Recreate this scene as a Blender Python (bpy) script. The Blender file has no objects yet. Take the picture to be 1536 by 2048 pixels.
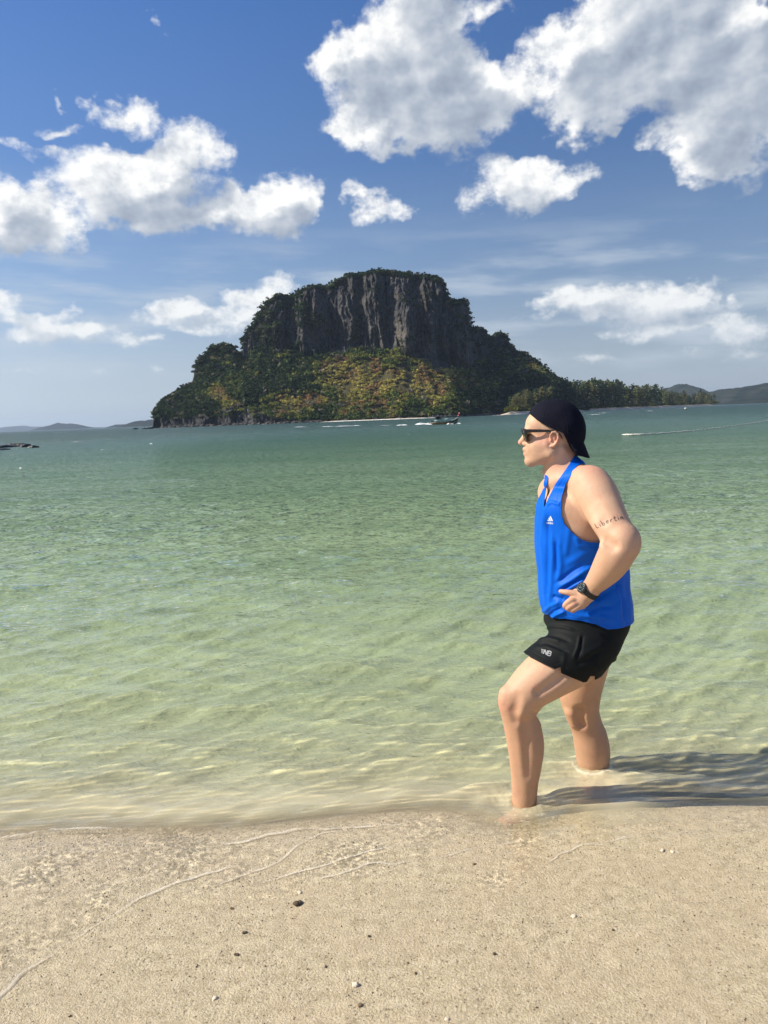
import bpy, bmesh, math, random
import numpy as np
from mathutils import Vector, Matrix, noise as mnoise
from mathutils.bvhtree import BVHTree

scene = bpy.context.scene
C = scene.collection

# ------------------------------------------------------------------ camera
CAM_H = 1.60
PITCH = math.radians(7.33)
ROLL = math.radians(2.2)
FOC = 1479.0                      # focal length in photo pixels (1536 x 2048)
FWD = np.array((0.0, math.cos(PITCH), -math.sin(PITCH)))
UP0 = np.array((0.0, math.sin(PITCH), math.cos(PITCH)))
RT0 = np.array((1.0, 0.0, 0.0))
RT = RT0 * math.cos(ROLL) - UP0 * math.sin(ROLL)
UP = UP0 * math.cos(ROLL) + RT0 * math.sin(ROLL)
CAM = np.array((0.0, 0.0, CAM_H))

cam_data = bpy.data.cameras.new('camera')
cam_data.sensor_fit = 'VERTICAL'
cam_data.sensor_height = 24.0
cam_data.lens = 24.0 * FOC / 2048.0
cam_data.clip_start = 0.05
cam_data.clip_end = 60000.0
cam = bpy.data.objects.new('camera', cam_data)
M = Matrix((( RT[0], UP[0], -FWD[0], 0.0),
            ( RT[1], UP[1], -FWD[1], 0.0),
            ( RT[2], UP[2], -FWD[2], CAM_H),
            (0, 0, 0, 1)))
cam.matrix_world = M
C.objects.link(cam)
scene.camera = cam

# ------------------------------------------------------------------ light
SUN_EL = math.radians(39.0)
SUN_AZ = math.radians(-93.5)     # from +Y, clockwise seen from above; negative = to the left
SUN_DIR = Vector((math.sin(SUN_AZ) * math.cos(SUN_EL), math.cos(SUN_AZ) * math.cos(SUN_EL), math.sin(SUN_EL)))
sun_data = bpy.data.lights.new('sun', 'SUN')
sun_data.energy = 5.0
sun_data.angle = math.radians(0.53)
sun_data.color = (1.0, 0.92, 0.78)
sun = bpy.data.objects.new('sun', sun_data)
sun.rotation_euler = (-SUN_DIR).to_track_quat('-Z', 'Y').to_euler()
C.objects.link(sun)

scene.view_settings.view_transform = 'Standard'
scene.view_settings.look = 'None'
scene.view_settings.exposure = 0.52
scene.view_settings.gamma = 1.0
scene.view_settings.use_curve_mapping = False
scene.render.engine = 'CYCLES'
scene.cycles.use_denoising = True
scene.cycles.max_bounces = 8
scene.cycles.diffuse_bounces = 3
scene.cycles.glossy_bounces = 3
scene.cycles.transmission_bounces = 6
scene.cycles.transparent_max_bounces = 12
scene.cycles.volume_bounces = 0
scene.cycles.caustics_reflective = False
scene.cycles.sample_clamp_indirect = 6.0

# ------------------------------------------------------------------ geometry helpers
def ray(px, py):
    return RT * ((px - 768.0) / FOC) - UP * ((py - 1024.0) / FOC) + FWD

def P(px, py, Y):
    """World point seen at photo pixel (px, py) at world depth Y."""
    d = ray(px, py)
    return CAM + d * (Y / d[1])

def S(px, py, Y):
    """Metres per photo pixel there."""
    d = ray(px, py)
    return (Y / d[1]) / FOC

def G(px, py, z=0.0):
    """Point of the level z seen at that pixel."""
    d = ray(px, py)
    return CAM + d * ((z - CAM_H) / d[2])

def to_px(p):
    p = np.asarray(p, dtype=np.float64)
    q = p - CAM
    f = q @ FWD
    return 768.0 + FOC * (q @ RT) / f, 1024.0 - FOC * (q @ UP) / f

def link(name, me, mat=None, parent=None):
    o = bpy.data.objects.new(name, me)
    C.objects.link(o)
    if mat is not None and len(me.materials) == 0:
        me.materials.append(mat)
    if parent is not None:
        o.parent = parent
    return o

def mesh_np(name, v, f, smooth=True):
    """v (n,3) array, f (m,k) int array of triangles or quads."""
    me = bpy.data.meshes.new(name)
    v = np.ascontiguousarray(v, dtype=np.float32); f = np.ascontiguousarray(f, dtype=np.int32)
    k = f.shape[1]
    me.vertices.add(len(v)); me.vertices.foreach_set('co', v.ravel())
    me.loops.add(f.size); me.loops.foreach_set('vertex_index', f.ravel())
    me.polygons.add(len(f))
    me.polygons.foreach_set('loop_start', np.arange(0, f.size, k, dtype=np.int32))
    me.polygons.foreach_set('loop_total', np.full(len(f), k, dtype=np.int32))
    me.polygons.foreach_set('use_smooth', np.full(len(f), smooth, dtype=bool))
    me.update(calc_edges=True)
    return me

def set_attr(me, name, vals):
    vals = np.asarray(vals, dtype=np.float32)
    if vals.ndim == 1:
        a = me.attributes.new(name, 'FLOAT', 'POINT'); a.data.foreach_set('value', vals)
    else:
        a = me.attributes.new(name, 'FLOAT_COLOR', 'POINT')
        c = np.ones((len(vals), 4), dtype=np.float32); c[:, :3] = vals[:, :3]
        a.data.foreach_set('color', c.ravel())

def tag(o, label=None, cat=None, group=None, kind=None):
    if label: o['label'] = label
    if cat: o['category'] = cat
    if group: o['group'] = group
    if kind: o['kind'] = kind
    return o

def empty(name, loc=(0, 0, 0)):
    o = bpy.data.objects.new(name, None)
    o.empty_display_size = 0.2
    o.location = loc
    C.objects.link(o)
    return o

def part(name, me, mat, parent):
    """A child whose mesh is given in world space."""
    o = link(name, me, mat)
    o.parent = parent
    o.matrix_parent_inverse = Matrix.Translation(-Vector(parent.location))
    return o

def poly_sd(px, py, poly):
    """Signed distance in pixels to a polygon, negative inside."""
    poly = np.array(poly, dtype=np.float64); n = len(poly)
    d = np.full(px.shape, 1e9); inside = np.zeros(px.shape, bool)
    for i in range(n):
        a = poly[i]; b = poly[(i + 1) % n]; e = b - a
        t = np.clip(((px - a[0]) * e[0] + (py - a[1]) * e[1]) / (e @ e), 0, 1)
        d = np.minimum(d, np.hypot(px - a[0] - t * e[0], py - a[1] - t * e[1]))
        cr = (a[1] > py) != (b[1] > py)
        with np.errstate(divide='ignore', invalid='ignore'):
            xi = a[0] + (py - a[1]) * e[0] / (e[1] if e[1] else 1e-9)
        inside ^= cr & (px < xi)
    return np.where(inside, -d, d)

def line_d(px, py, pts):
    d = np.full(px.shape, 1e9); u = np.zeros(px.shape); tot = 0
    pts = np.array(pts, dtype=float)
    L = np.linalg.norm(np.diff(pts, axis=0), axis=1).sum()
    for a, b in zip(pts[:-1], pts[1:]):
        e = b - a; l = np.linalg.norm(e)
        t = np.clip(((px - a[0]) * e[0] + (py - a[1]) * e[1]) / (l * l), 0, 1)
        dd = np.hypot(px - a[0] - t * e[0], py - a[1] - t * e[1])
        m = dd < d
        d = np.where(m, dd, d); u = np.where(m, (tot + t * l) / L, u)
        tot += l
    return d, u

def tube(pts, rad, seg=8, closed=False, flat=1.0):
    pts = [np.array(p, float) for p in pts]; n = len(pts); vs, fs = [], []
    rad = rad if hasattr(rad, '__len__') else [rad] * n
    prev = None
    for i in range(n):
        a = pts[(i - 1) % n] if closed or i else pts[0]; c_ = pts[(i + 1) % n] if closed or i < n - 1 else pts[-1]
        d = c_ - a; d /= np.linalg.norm(d) + 1e-12
        ref = prev if prev is not None else (np.array((0, 0, 1.0)) if abs(d[2]) < .9 else np.array((1.0, 0, 0)))
        e1 = ref - d * (ref @ d); e1 /= np.linalg.norm(e1); e2 = np.cross(d, e1); prev = e1
        for k in range(seg):
            an = 2 * math.pi * k / seg
            vs.append(pts[i] + rad[i] * (e1 * math.cos(an) + e2 * math.sin(an) * flat))
    for i in range(n if closed else n - 1):
        j = (i + 1) % n
        for k in range(seg):
            fs.append([i * seg + k, i * seg + (k + 1) % seg, j * seg + (k + 1) % seg, j * seg + k])
    return np.array(vs), np.array(fs)
def join(ms):
    v, f, o = [], [], 0
    for a, b_ in ms: v.append(a); f.append(b_ + o); o += len(a)
    return np.concatenate(v), np.concatenate(f)
def box8(c8):
    return np.array(c8, float), np.array([[0, 3, 2, 1], [4, 5, 6, 7], [0, 1, 5, 4], [1, 2, 6, 5], [2, 3, 7, 6], [3, 0, 4, 7]])
def tri(f):
    return np.concatenate([f[:, [0, 1, 2]], f[:, [0, 2, 3]]])

def normals(v, f):
    n = np.zeros_like(v)
    a, b, c = v[f[:, 0]], v[f[:, 1]], v[f[:, 2]]
    fn = np.cross(b - a, c - a)
    for i in range(f.shape[1]):
        for k in range(3):
            n[:, k] += np.bincount(f[:, i], weights=fn[:, k], minlength=len(v))
    return n / (np.linalg.norm(n, axis=1, keepdims=True) + 1e-12)

def solidify(v, f, th):
    """Give an open sheet its thickness inward, with the rim closed."""
    nr = normals(v, f); n = len(v)
    e = np.concatenate([f[:, [0, 1]], f[:, [1, 2]], f[:, [2, 0]]])
    key = np.sort(e, 1); kk = key[:, 0].astype(np.int64) * n + key[:, 1]
    u, ix, c = np.unique(kk, return_index=True, return_counts=True)
    b = e[ix[c == 1]]
    rim = np.concatenate([np.stack([b[:, 1], b[:, 0], b[:, 0] + n], 1), np.stack([b[:, 1], b[:, 0] + n, b[:, 1] + n], 1)])
    return np.concatenate([v, v - nr * th]), np.concatenate([f, f[:, ::-1] + n, rim])

def smooth_interp(x, xp, fp):
    """Catmull-Rom style monotone-ish interpolation."""
    xp = np.asarray(xp); fp = np.asarray(fp)
    m = np.gradient(fp, xp)
    i = np.clip(np.searchsorted(xp, x) - 1, 0, len(xp) - 2)
    h = xp[i + 1] - xp[i]; t = (x - xp[i]) / h
    return (fp[i] * (1 + 2 * t) * (1 - t) ** 2 + h * m[i] * t * (1 - t) ** 2
            + fp[i + 1] * t * t * (3 - 2 * t) + h * m[i + 1] * t * t * (t - 1))

# ------------------------------------------------------------------ node helpers
class NT:
    def __init__(self, tree):
        self.t = tree
    def n(self, typ, **kw):
        nd = self.t.nodes.new(typ)
        ins = kw.pop('ins', {})
        for k, v in kw.items():
            setattr(nd, k, v)
        for k, v in ins.items():
            s = nd.inputs[k]
            if isinstance(v, bpy.types.NodeSocket):
                self.t.links.new(v, s)
            else:
                s.default_value = v
        return nd
    def m(self, op, a, b=None, c=None, clamp=False):
        nd = self.t.nodes.new('ShaderNodeMath'); nd.operation = op; nd.use_clamp = clamp
        for i, v in enumerate((a, b, c)):
            if v is None: continue
            if isinstance(v, bpy.types.NodeSocket): self.t.links.new(v, nd.inputs[i])
            else: nd.inputs[i].default_value = v
        return nd.outputs[0]
    def vm(self, op, a, b=None, scale=None):
        nd = self.t.nodes.new('ShaderNodeVectorMath'); nd.operation = op
        for i, v in enumerate((a, b)):
            if v is None: continue
            if isinstance(v, bpy.types.NodeSocket): self.t.links.new(v, nd.inputs[i])
            else: nd.inputs[i].default_value = v
        if scale is not None:
            if isinstance(scale, bpy.types.NodeSocket): self.t.links.new(scale, nd.inputs['Scale'])
            else: nd.inputs['Scale'].default_value = scale
        return nd.outputs['Value'] if op in ('DOT_PRODUCT', 'LENGTH', 'DISTANCE') else nd.outputs[0]
    def mix(self, fac, a, b, blend='MIX'):
        nd = self.t.nodes.new('ShaderNodeMix'); nd.data_type = 'RGBA'; nd.blend_type = blend
        for s, v in ((nd.inputs[0], fac), (nd.inputs[6], a), (nd.inputs[7], b)):
            if isinstance(v, bpy.types.NodeSocket): self.t.links.new(v, s)
            elif isinstance(v, (int, float)): s.default_value = v
            else: s.default_value = (*v[:3], 1.0)
        return nd.outputs[2]
    def noise(self, vec, scale, detail=4, rough=0.5, lac=2.0, dist=0.0, color=False):
        nd = self.n('ShaderNodeTexNoise', ins={'Scale': scale, 'Detail': detail, 'Roughness': rough, 'Lacunarity': lac, 'Distortion': dist})
        if vec is not None: self.t.links.new(vec, nd.inputs['Vector'])
        return nd.outputs['Color' if color else 'Fac']
    def ramp(self, fac, stops, interp='LINEAR'):
        nd = self.t.nodes.new('ShaderNodeValToRGB'); nd.color_ramp.interpolation = interp
        el = nd.color_ramp.elements
        while len(el) < len(stops): el.new(0.5)
        for e, (p, c) in zip(el, stops):
            e.position = p
            e.color = (c, c, c, 1) if isinstance(c, (int, float)) else (*c[:3], 1)
        self.t.links.new(fac, nd.inputs[0])
        return nd.outputs[0]
    def smooth(self, x, lo, hi):
        nd = self.t.nodes.new('ShaderNodeMapRange'); nd.interpolation_type = 'SMOOTHSTEP'
        for s, v in ((nd.inputs[0], x), (nd.inputs[1], lo), (nd.inputs[2], hi)):
            if isinstance(v, bpy.types.NodeSocket): self.t.links.new(v, s)
            else: s.default_value = v
        return nd.outputs[0]

def material(name):
    m = bpy.data.materials.new(name); m.use_nodes = True
    t = m.node_tree; t.nodes.clear()
    nt = NT(t)
    out = nt.n('ShaderNodeOutputMaterial')
    return m, nt, out

def simple_mat(name, col, rough=0.6, spec=0.5, metal=0.0, var=0.12, scale=40.0, bump=0.0):
    m, nt, out = material(name)
    tc = nt.n('ShaderNodeTexCoord').outputs['Object']
    nz = nt.noise(tc, scale, 5, 0.6)
    lo = tuple(c * (1 - var) for c in col); hi = tuple(min(1, c * (1 + var)) for c in col)
    b = nt.n('ShaderNodeBsdfPrincipled', ins={'Base Color': nt.mix(nz, lo, hi), 'Roughness': rough, 'Metallic': metal, 'Specular IOR Level': spec})
    if bump:
        bp = nt.n('ShaderNodeBump', ins={'Strength': bump, 'Distance': 0.002, 'Height': nz})
        nt.t.links.new(bp.outputs[0], b.inputs['Normal'])
    nt.t.links.new(b.outputs[0], out.inputs[0])
    return m
# ================================================================== sky
world = bpy.data.worlds.new('World'); scene.world = world; world.use_nodes = True
world.node_tree.nodes.clear()
nt = NT(world.node_tree)
SKY_K = 0.075
SKY_DIM = 0.82
tcw = nt.n('ShaderNodeTexCoord').outputs['Generated']
sx = nt.n('ShaderNodeSeparateXYZ', ins={0: tcw})
DEG = 180 / math.pi
az_ = nt.m('MULTIPLY', nt.m('ARCTAN2', sx.outputs[0], sx.outputs[1]), DEG)
el_ = nt.m('MULTIPLY', nt.m('ARCSINE', sx.outputs[2]), DEG)

# cloud lumps: photo pixel centre, pixel radii, weight
CL = [(50, 455, 150, 70, 1), (15, 400, 85, 60, .9), (250, 375, 170, 75, 1), (330, 425, 120, 48, 1), (255, 225, 75, 40, .75), (385, 300, 95, 65, .75), (330, 330, 90, 50, .8),
      (510, 425, 135, 58, 1), (570, 395, 85, 55, .9), (440, 390, 50, 40, .6), (757, 428, 60, 36, .75), (722, 395, 26, 18, .5), (110, 245, 70, 14, .5), (100, 300, 66, 22, .5), (15, 278, 45, 14, .5),
      (140, 207, 9, 9, .5), (302, 22, 16, 16, .4), (365, 480, 16, 8, .4),
      (750, 140, 120, 90, 1), (830, 50, 150, 100, 1), (715, 95, 80, 55, .8), (770, 245, 150, 58, 1), (890, 210, 165, 90, 1.1), (980, 190, 110, 72, .9), (655, 258, 45, 22, .5), (945, 25, 90, 35, .5), (640, 125, 40, 18, .45),
      (1120, 90, 85, 55, .6), (1180, 160, 130, 110, 1), (1350, 90, 210, 130, 1.25), (1165, 235, 95, 48, .9), (1430, 255, 125, 100, 1.1), (1520, 200, 120, 150, 1.2), (1500, 60, 90, 80, 1), (1400, 325, 85, 46, .9), (1260, 40, 160, 80, 1),
      (1035, 372, 108, 58, 1), (975, 318, 50, 30, .45), (1155, 335, 55, 28, .55), (870, 140, 120, 70, .8),
      (352, 612, 62, 28, .8), (330, 645, 60, 16, .5), (120, 672, 125, 22, .7), (0, 602, 44, 34, .7), (130, 622, 38, 15, .5), (505, 610, 70, 42, .7), (450, 650, 70, 30, .6), (380, 668, 40, 12, .5), (560, 590, 60, 40, .6),
      (1165, 600, 112, 36, .8), (1345, 605, 88, 38, .85), (1300, 658, 115, 20, .7), (1470, 608, 28, 16, .6), (1480, 655, 70, 28, .75), (1195, 716, 72, 10, .5), (1375, 702, 42, 12, .45), (1475, 706, 60, 14, .45), (1255, 625, 100, 20, .6),
      (395, 625, 60, 14, .45), (1260, 600, 70, 26, .6), (1420, 640, 60, 22, .5), (1120, 590, 60, 22, .5), (1490, 690, 60, 16, .4), (70, 665, 80, 22, .5), (190, 665, 60, 16, .5), (300, 690, 60, 10, .35), (520, 650, 50, 30, .4), (60, 640, 90, 18, .5), (250, 690, 90, 10, .3), (1420, 560, 60, 14, .35), (1090, 640, 60, 10, .3), (600, 640, 60, 20, .4), (60, 745, 60, 7, .25), (205, 745, 20, 6, .3), (320, 742, 18, 6, .3)]
# lumps outside the picture so that the sky carries on in the same way all round
rng = random.Random(5)
EXTRA = []
for i in range(46):
    a = rng.uniform(-180, 180)
    if abs(a) < 36: a += 90 if a > 0 else -90
    e = rng.choice((rng.uniform(4, 12), rng.uniform(12, 35), rng.uniform(20, 60)))
    r = rng.uniform(3, 7) * (0.5 + e / 40)
    EXTRA.append((a, e, r * rng.uniform(1, 1.7) / max(.4, math.cos(math.radians(e))), r * rng.uniform(.45, .7), rng.uniform(.7, 1.1)))
for px_, py_, rx_, ry_ in ((1660, 150, 170, 150), (1650, 620, 110, 40), (-130, 640, 120, 35), (-120, 430, 90, 60), (850, -90, 170, 90), (1350, -80, 220, 90)):
    CL.append((px_, py_, rx_, ry_, 1))

# the lumps are summed once on a grid of azimuth and elevation (a quarter degree apart)
def azel(px, py):
    d = ray(px, py); d = d / np.linalg.norm(d)
    return math.degrees(math.atan2(d[0], d[1])), math.degrees(math.asin(d[2]))
GW, GH = 1440, 360
ga = (np.arange(GW, dtype=np.float32) + .5) / GW * 360 - 180
ge = (np.arange(GH, dtype=np.float32) + .5) / GH * 90
lumps = np.zeros((GH, GW), dtype=np.float32)
def add_lump(a, e, ra, re, w):
    b = np.maximum(w * (1 - ((ga[None, :] - a) / ra) ** 2 - ((ge[:, None] - e) / re) ** 2), 0)
    lumps[:] = lumps + b - lumps * b * .62
for (px_, py_, rx_, ry_, w_) in CL:
    a, e = azel(px_, py_); a1, e1_ = azel(px_ + rx_ * .5, py_); a0, e0_ = azel(px_ - rx_ * .5, py_)
    b1 = azel(px_, py_ - ry_ * .5)[1]; b0 = azel(px_, py_ + ry_ * .5)[1]
    add_lump(a, e, abs(a1 - a0) * 1.08, abs(b1 - b0) * 1.12, w_)
for x in EXTRA: add_lump(*x)
img = bpy.data.images.new('cloud_lumps', GW, GH, alpha=False, float_buffer=True, is_data=True)
pix = np.ones((GH, GW, 4), dtype=np.float32); pix[..., :3] = lumps[..., None]
img.pixels.foreach_set(pix.ravel()); img.update(); img.pack()
def lump_at(az, el):
    v = nt.n('ShaderNodeCombineXYZ', ins={0: nt.m('MULTIPLY_ADD', az, 1 / 360.0, .5), 1: nt.m('MULTIPLY', el, 1 / 90.0), 2: 0.0}).outputs[0]
    return nt.n('ShaderNodeTexImage', image=img, interpolation='Cubic', extension='EXTEND', ins={'Vector': v}).outputs['Color']

def cloud_noise(vec, sc, det, ro):
    return nt.noise(vec, sc, det, ro)
# warped sky coordinates
cv_ = nt.n('ShaderNodeCombineXYZ', ins={0: az_, 1: nt.m('MULTIPLY', el_, 1.25), 2: 3.7}).outputs[0]
wn = nt.n('ShaderNodeTexNoise', ins={'Vector': cv_, 'Scale': .22, 'Detail': 4.0, 'Roughness': .58})
ws = nt.n('ShaderNodeSeparateColor', ins={0: wn.outputs['Color']})
lowk = nt.smooth(el_, 0.0, 14.0)
wk = nt.m('MULTIPLY_ADD', lowk, 3.6, 1.6)
azw = nt.m('ADD', az_, nt.m('MULTIPLY', nt.m('SUBTRACT', ws.outputs[0], .5), nt.m('MULTIPLY', wk, 1.35)))
elw = nt.m('ADD', el_, nt.m('MULTIPLY', nt.m('SUBTRACT', ws.outputs[1], .5), wk))
lump = lump_at(azw, elw)
# how much cloud lies towards the sun (up and to the left)
lump_s = lump_at(nt.m('SUBTRACT', azw, 1.1), nt.m('ADD', elw, nt.m('MULTIPLY_ADD', lowk, 1.35, .5)))
f1 = cloud_noise(cv_, .42, 6, .60)
cvs = nt.vm('ADD', cv_, (-.42, .40, 0))
f2 = cloud_noise(cvs, .42, 6, .60)
fine = cloud_noise(cv_, 1.9, 4, .62)
raw = nt.m('ADD', lump, nt.m('MULTIPLY', nt.m('SUBTRACT', f1, .5), 1.5))
raw = nt.m('ADD', raw, nt.m('MULTIPLY', nt.m('SUBTRACT', fine, .5), .46))
inside = nt.smooth(lump, .0, .16)
dens = nt.m('MULTIPLY', nt.smooth(raw, .04, .78), inside)
# sunlit relief of the billows, softer inside the thick parts
g1 = cloud_noise(cv_, .30, 3, .52); g2 = cloud_noise(nt.vm('ADD', cv_, (-.75, .65, 0)), .30, 3, .52)
soft = nt.m('MULTIPLY', nt.m('SUBTRACT', g1, g2), 1.25)
relief = nt.m('MULTIPLY', nt.m('SUBTRACT', f1, f2), 1.5)
thick = nt.smooth(nt.m('ADD', nt.m('MULTIPLY', lump_s, .95), nt.m('MULTIPLY', nt.m('SUBTRACT', g1, .5), .7)), .22, 1.0)
thin = nt.m('SUBTRACT', 1.0, nt.m('MULTIPLY', thick, .88))
lit = nt.m('ADD', nt.m('SUBTRACT', .98, nt.m('MULTIPLY', thick, .66)), soft)
lit = nt.m('ADD', lit, nt.m('MULTIPLY', relief, nt.m('MULTIPLY', thin, .8)))
lit = nt.m('ADD', lit, nt.m('MULTIPLY', nt.m('MULTIPLY', nt.m('SUBTRACT', fine, .5), .40), thin), clamp=True)
ccol = nt.ramp(lit, [(0.0, (.25, .30, .385)), (.30, (.38, .43, .51)), (.62, (.62, .65, .69)), (1.0, (.90, .90, .885))])
# far clouds near the horizon lose contrast in the air
ccol = nt.mix(nt.m('MULTIPLY', nt.m('SUBTRACT', 1.0, nt.smooth(el_, 1.0, 15.0)), .38), ccol, (.52, .59, .66))
dens = nt.m('MULTIPLY', dens, nt.m('MULTIPLY_ADD', nt.smooth(el_, .5, 9.0), .26, .72))
# thin high veil low over the sea
veil_v = nt.n('ShaderNodeCombineXYZ', ins={0: nt.m('MULTIPLY', az_, .10), 1: nt.m('ADD', nt.m('MULTIPLY', el_, .55), nt.m('MULTIPLY', az_, .02)), 2: 9.1}).outputs[0]
veil = nt.smooth(nt.noise(veil_v, 1.0, 4, .55), .42, .72)
band = nt.m('MULTIPLY', nt.smooth(el_, .5, 5.0), nt.m('SUBTRACT', 1.0, nt.smooth(el_, 8.5, 15.0)))
veil = nt.m('MULTIPLY', nt.m('MULTIPLY', veil, band), .72)

sky = nt.n('ShaderNodeTexSky', sky_type='NISHITA', sun_disc=False, sun_elevation=SUN_EL, sun_rotation=SUN_AZ, altitude=0.0, air_density=1.0, dust_density=1.2, ozone_density=3.0)
sunward = nt.vm('DOT_PRODUCT', tcw, tuple(SUN_DIR))
grad = nt.ramp(nt.m('MULTIPLY', el_, 1 / 90.0, clamp=True), [(0.0, (.50, .575, .64)), (.05, (.40, .49, .60)), (.11, (.225, .345, .545)), (.20, (.092, .20, .45)), (.32, (.042, .132, .385)), (.45, (.019, .085, .31)), (1.0, (.012, .06, .24))])
grad = nt.vm('SCALE', grad, scale=nt.m('MULTIPLY_ADD', nt.smooth(sunward, -.2, 1.0), .75, .80))
skyc = nt.mix(.82, sky.outputs[0], nt.vm('SCALE', grad, scale=SKY_DIM / SKY_K))
def up(c): return nt.vm('SCALE', c, scale=SKY_DIM / SKY_K)
col = nt.mix(veil, skyc, up(nt.mix(0.0, (.50, .565, .64), (0, 0, 0))))
col = nt.mix(dens, col, up(ccol))
bg = nt.n('ShaderNodeBackground', ins={'Color': col, 'Strength': SKY_K})
wo = nt.n('ShaderNodeOutputWorld')
world.node_tree.links.new(bg.outputs[0], wo.inputs[0])
world.cycles.sampling_method = 'MANUAL'
world.cycles.sample_map_resolution = 512
# ================================================================== beach, sea bed, water
rs = np.random.RandomState(11)
def fbm2(x, y, scale, octaves=4, seed=0, gain=.5):
    """Cheap value noise on arrays."""
    out = np.zeros_like(x); amp = 1.0; tot = 0.0
    for o in range(octaves):
        X = x * scale + 37.3 * o + seed * 11.7; Y_ = y * scale + 17.9 * o - seed * 5.3
        xi = np.floor(X).astype(np.int64); yi = np.floor(Y_).astype(np.int64)
        fx = X - xi; fy = Y_ - yi
        fx = fx * fx * fx * (fx * (fx * 6 - 15) + 10); fy = fy * fy * fy * (fy * (fy * 6 - 15) + 10)
        def hsh(a, b):
            h = (a * 374761393 + b * 668265263 + seed * 1274126177) & 0xffffffff
            h = ((h ^ (h >> 13)) * 1274126177) & 0xffffffff
            return ((h ^ (h >> 16)) & 0xffff) / 65535.0
        v = (hsh(xi, yi) * (1 - fx) + hsh(xi + 1, yi) * fx) * (1 - fy) + (hsh(xi, yi + 1) * (1 - fx) + hsh(xi + 1, yi + 1) * fx) * fy
        out += amp * (v - .5); tot += amp; amp *= gain; scale *= 2.03
    return out / tot * 2

def shore_y(x):
    return 2.680 - .008 * x + .030 * np.sin(x * 2.1 + .6) + .016 * np.sin(x * 5.3 + 1.9) - .055 * np.exp(-((x - .52) / .25) ** 2) + .02 * np.exp(-((x - 1.4) / .3) ** 2)
BED_S = np.array([-3.0, -1.3, -.6, -.15, 0, .10, .20, .32, .48, .72, 1.2, 2.2, 4, 8, 16, 40, 120, 400, 12000])
BED_Z = np.array([.34, .075, .034, .010, -.003, -.017, -.046, -.095, -.165, -.25, -.37, -.53, -.74, -1.1, -1.7, -2.8, -5, -9, -14])
def bed_z(x, y):
    s = y - shore_y(x)
    z = np.interp(s, BED_S, BED_Z)
    z = z - .030 * np.exp(-(((x - .50) / .17) ** 2 + ((y - 2.775) / .085) ** 2))
    return z + .006 * fbm2(x, y, 1.7, 4, 3) * np.clip(1 + s * .2, .4, 3) + .0016 * fbm2(x, y, 11, 3, 4) + .0030 * fbm2(x * .6 + y * .25, y * 1.5 - x * .5, 5, 3, 14) * np.clip(1 - s * 2, 0, 1)

# one radial sheet for the sand and sea bed, denser near the shore
def fan(r, th):
    R_, T_ = np.meshgrid(r, th, indexing='ij')
    X = R_ * np.sin(T_); Y_ = R_ * np.cos(T_)
    nr, nth = R_.shape
    i = np.arange(nr - 1)[:, None] * nth + np.arange(nth - 1)[None, :]
    f = np.stack([i, i + 1, i + 1 + nth, i + nth], -1).reshape(-1, 4)
    return X.ravel(), Y_.ravel(), f
r_s = np.concatenate([np.linspace(.5, 1.4, 14)[:-1], np.linspace(1.4, 4.2, 420)[:-1], np.geomspace(4.2, 60, 160)[:-1], np.geomspace(60, 9600, 60)])
th_s = np.linspace(math.radians(-62), math.radians(62), 620)
X, Y_, F_ = fan(r_s, th_s)
Z_ = bed_z(X, Y_)
# foot-scooped hollows and low swash ripples
sand_me = mesh_np('sand', np.stack([X, Y_, Z_], 1), F_)
set_attr(sand_me, 'wet', np.clip(1.0 - (Z_ - .02) / .12, 0, 1))
m_sand, nt, out = material('coarse_wet_sand')
pos = nt.n('ShaderNodeTexCoord').outputs['Object']
p2 = nt.vm('MULTIPLY', pos, (1, 1, 0))
g1 = nt.noise(p2, 26, 4, .6)
g2 = nt.noise(p2, 120, 4, .68)
g3 = nt.noise(p2, 330, 3, .7)
vo = nt.n('ShaderNodeTexVoronoi', feature='F1', ins={'Vector': p2, 'Scale': 165.0, 'Randomness': 1.0})
vcol = nt.n('ShaderNodeSeparateColor', ins={0: vo.outputs['Color']})
c = nt.mix(nt.smooth(nt.m('ADD', nt.m('MULTIPLY', g1, .45), nt.m('MULTIPLY', g2, .55)), .36, .66), (.385, .312, .182), (.68, .575, .375))
c = nt.mix(nt.m('MULTIPLY', nt.smooth(g3, .45, .72), .40), c, (.60, .49, .34))
c = nt.mix(nt.m('MULTIPLY', nt.smooth(nt.noise(p2, 210, 2, .6), .56, .70), .45), c, (.20, .14, .08))
# pale shell grit and dark specks
c = nt.mix(nt.m('MULTIPLY', nt.smooth(vcol.outputs[0], .90, .93), .5), c, (.66, .57, .43))
c = nt.mix(nt.m('MULTIPLY', nt.smooth(vcol.outputs[1], .965, .98), .6), c, (.10, .065, .035))
c = nt.mix(nt.smooth(nt.noise(p2, 2.3, 4, .6), .40, .64), c, nt.mix(.35, c, (.52, .405, .26)))
hgt = nt.m('ADD', nt.m('MULTIPLY', g2, 1.0), nt.m('ADD', nt.m('MULTIPLY', g3, .6), nt.m('MULTIPLY', nt.m('SUBTRACT', 1.0, vo.outputs['Distance']), .35)))
bmp = nt.n('ShaderNodeBump', ins={'Strength': .9, 'Distance': .0055, 'Height': hgt})
b = nt.n('ShaderNodeBsdfPrincipled', ins={'Base Color': c, 'Roughness': .48, 'Specular IOR Level': .4, 'Normal': bmp.outputs[0]})
nt.t.links.new(b.outputs[0], out.inputs[0])
sand = link('sand', sand_me, m_sand); tag(sand, kind='structure')

# ---- water: rows as dense as the eye can part them
def water_rows():
    r = [1.45]
    while r[-1] < 9500:
        q = r[-1]
        r.append(q + min(max(.0032, q * q / (1.6 * 740) * 1.05), q * .10))
    return np.array(r)
r_w = water_rows()
th_w = np.linspace(math.radians(-36), math.radians(36), 820)
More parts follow.
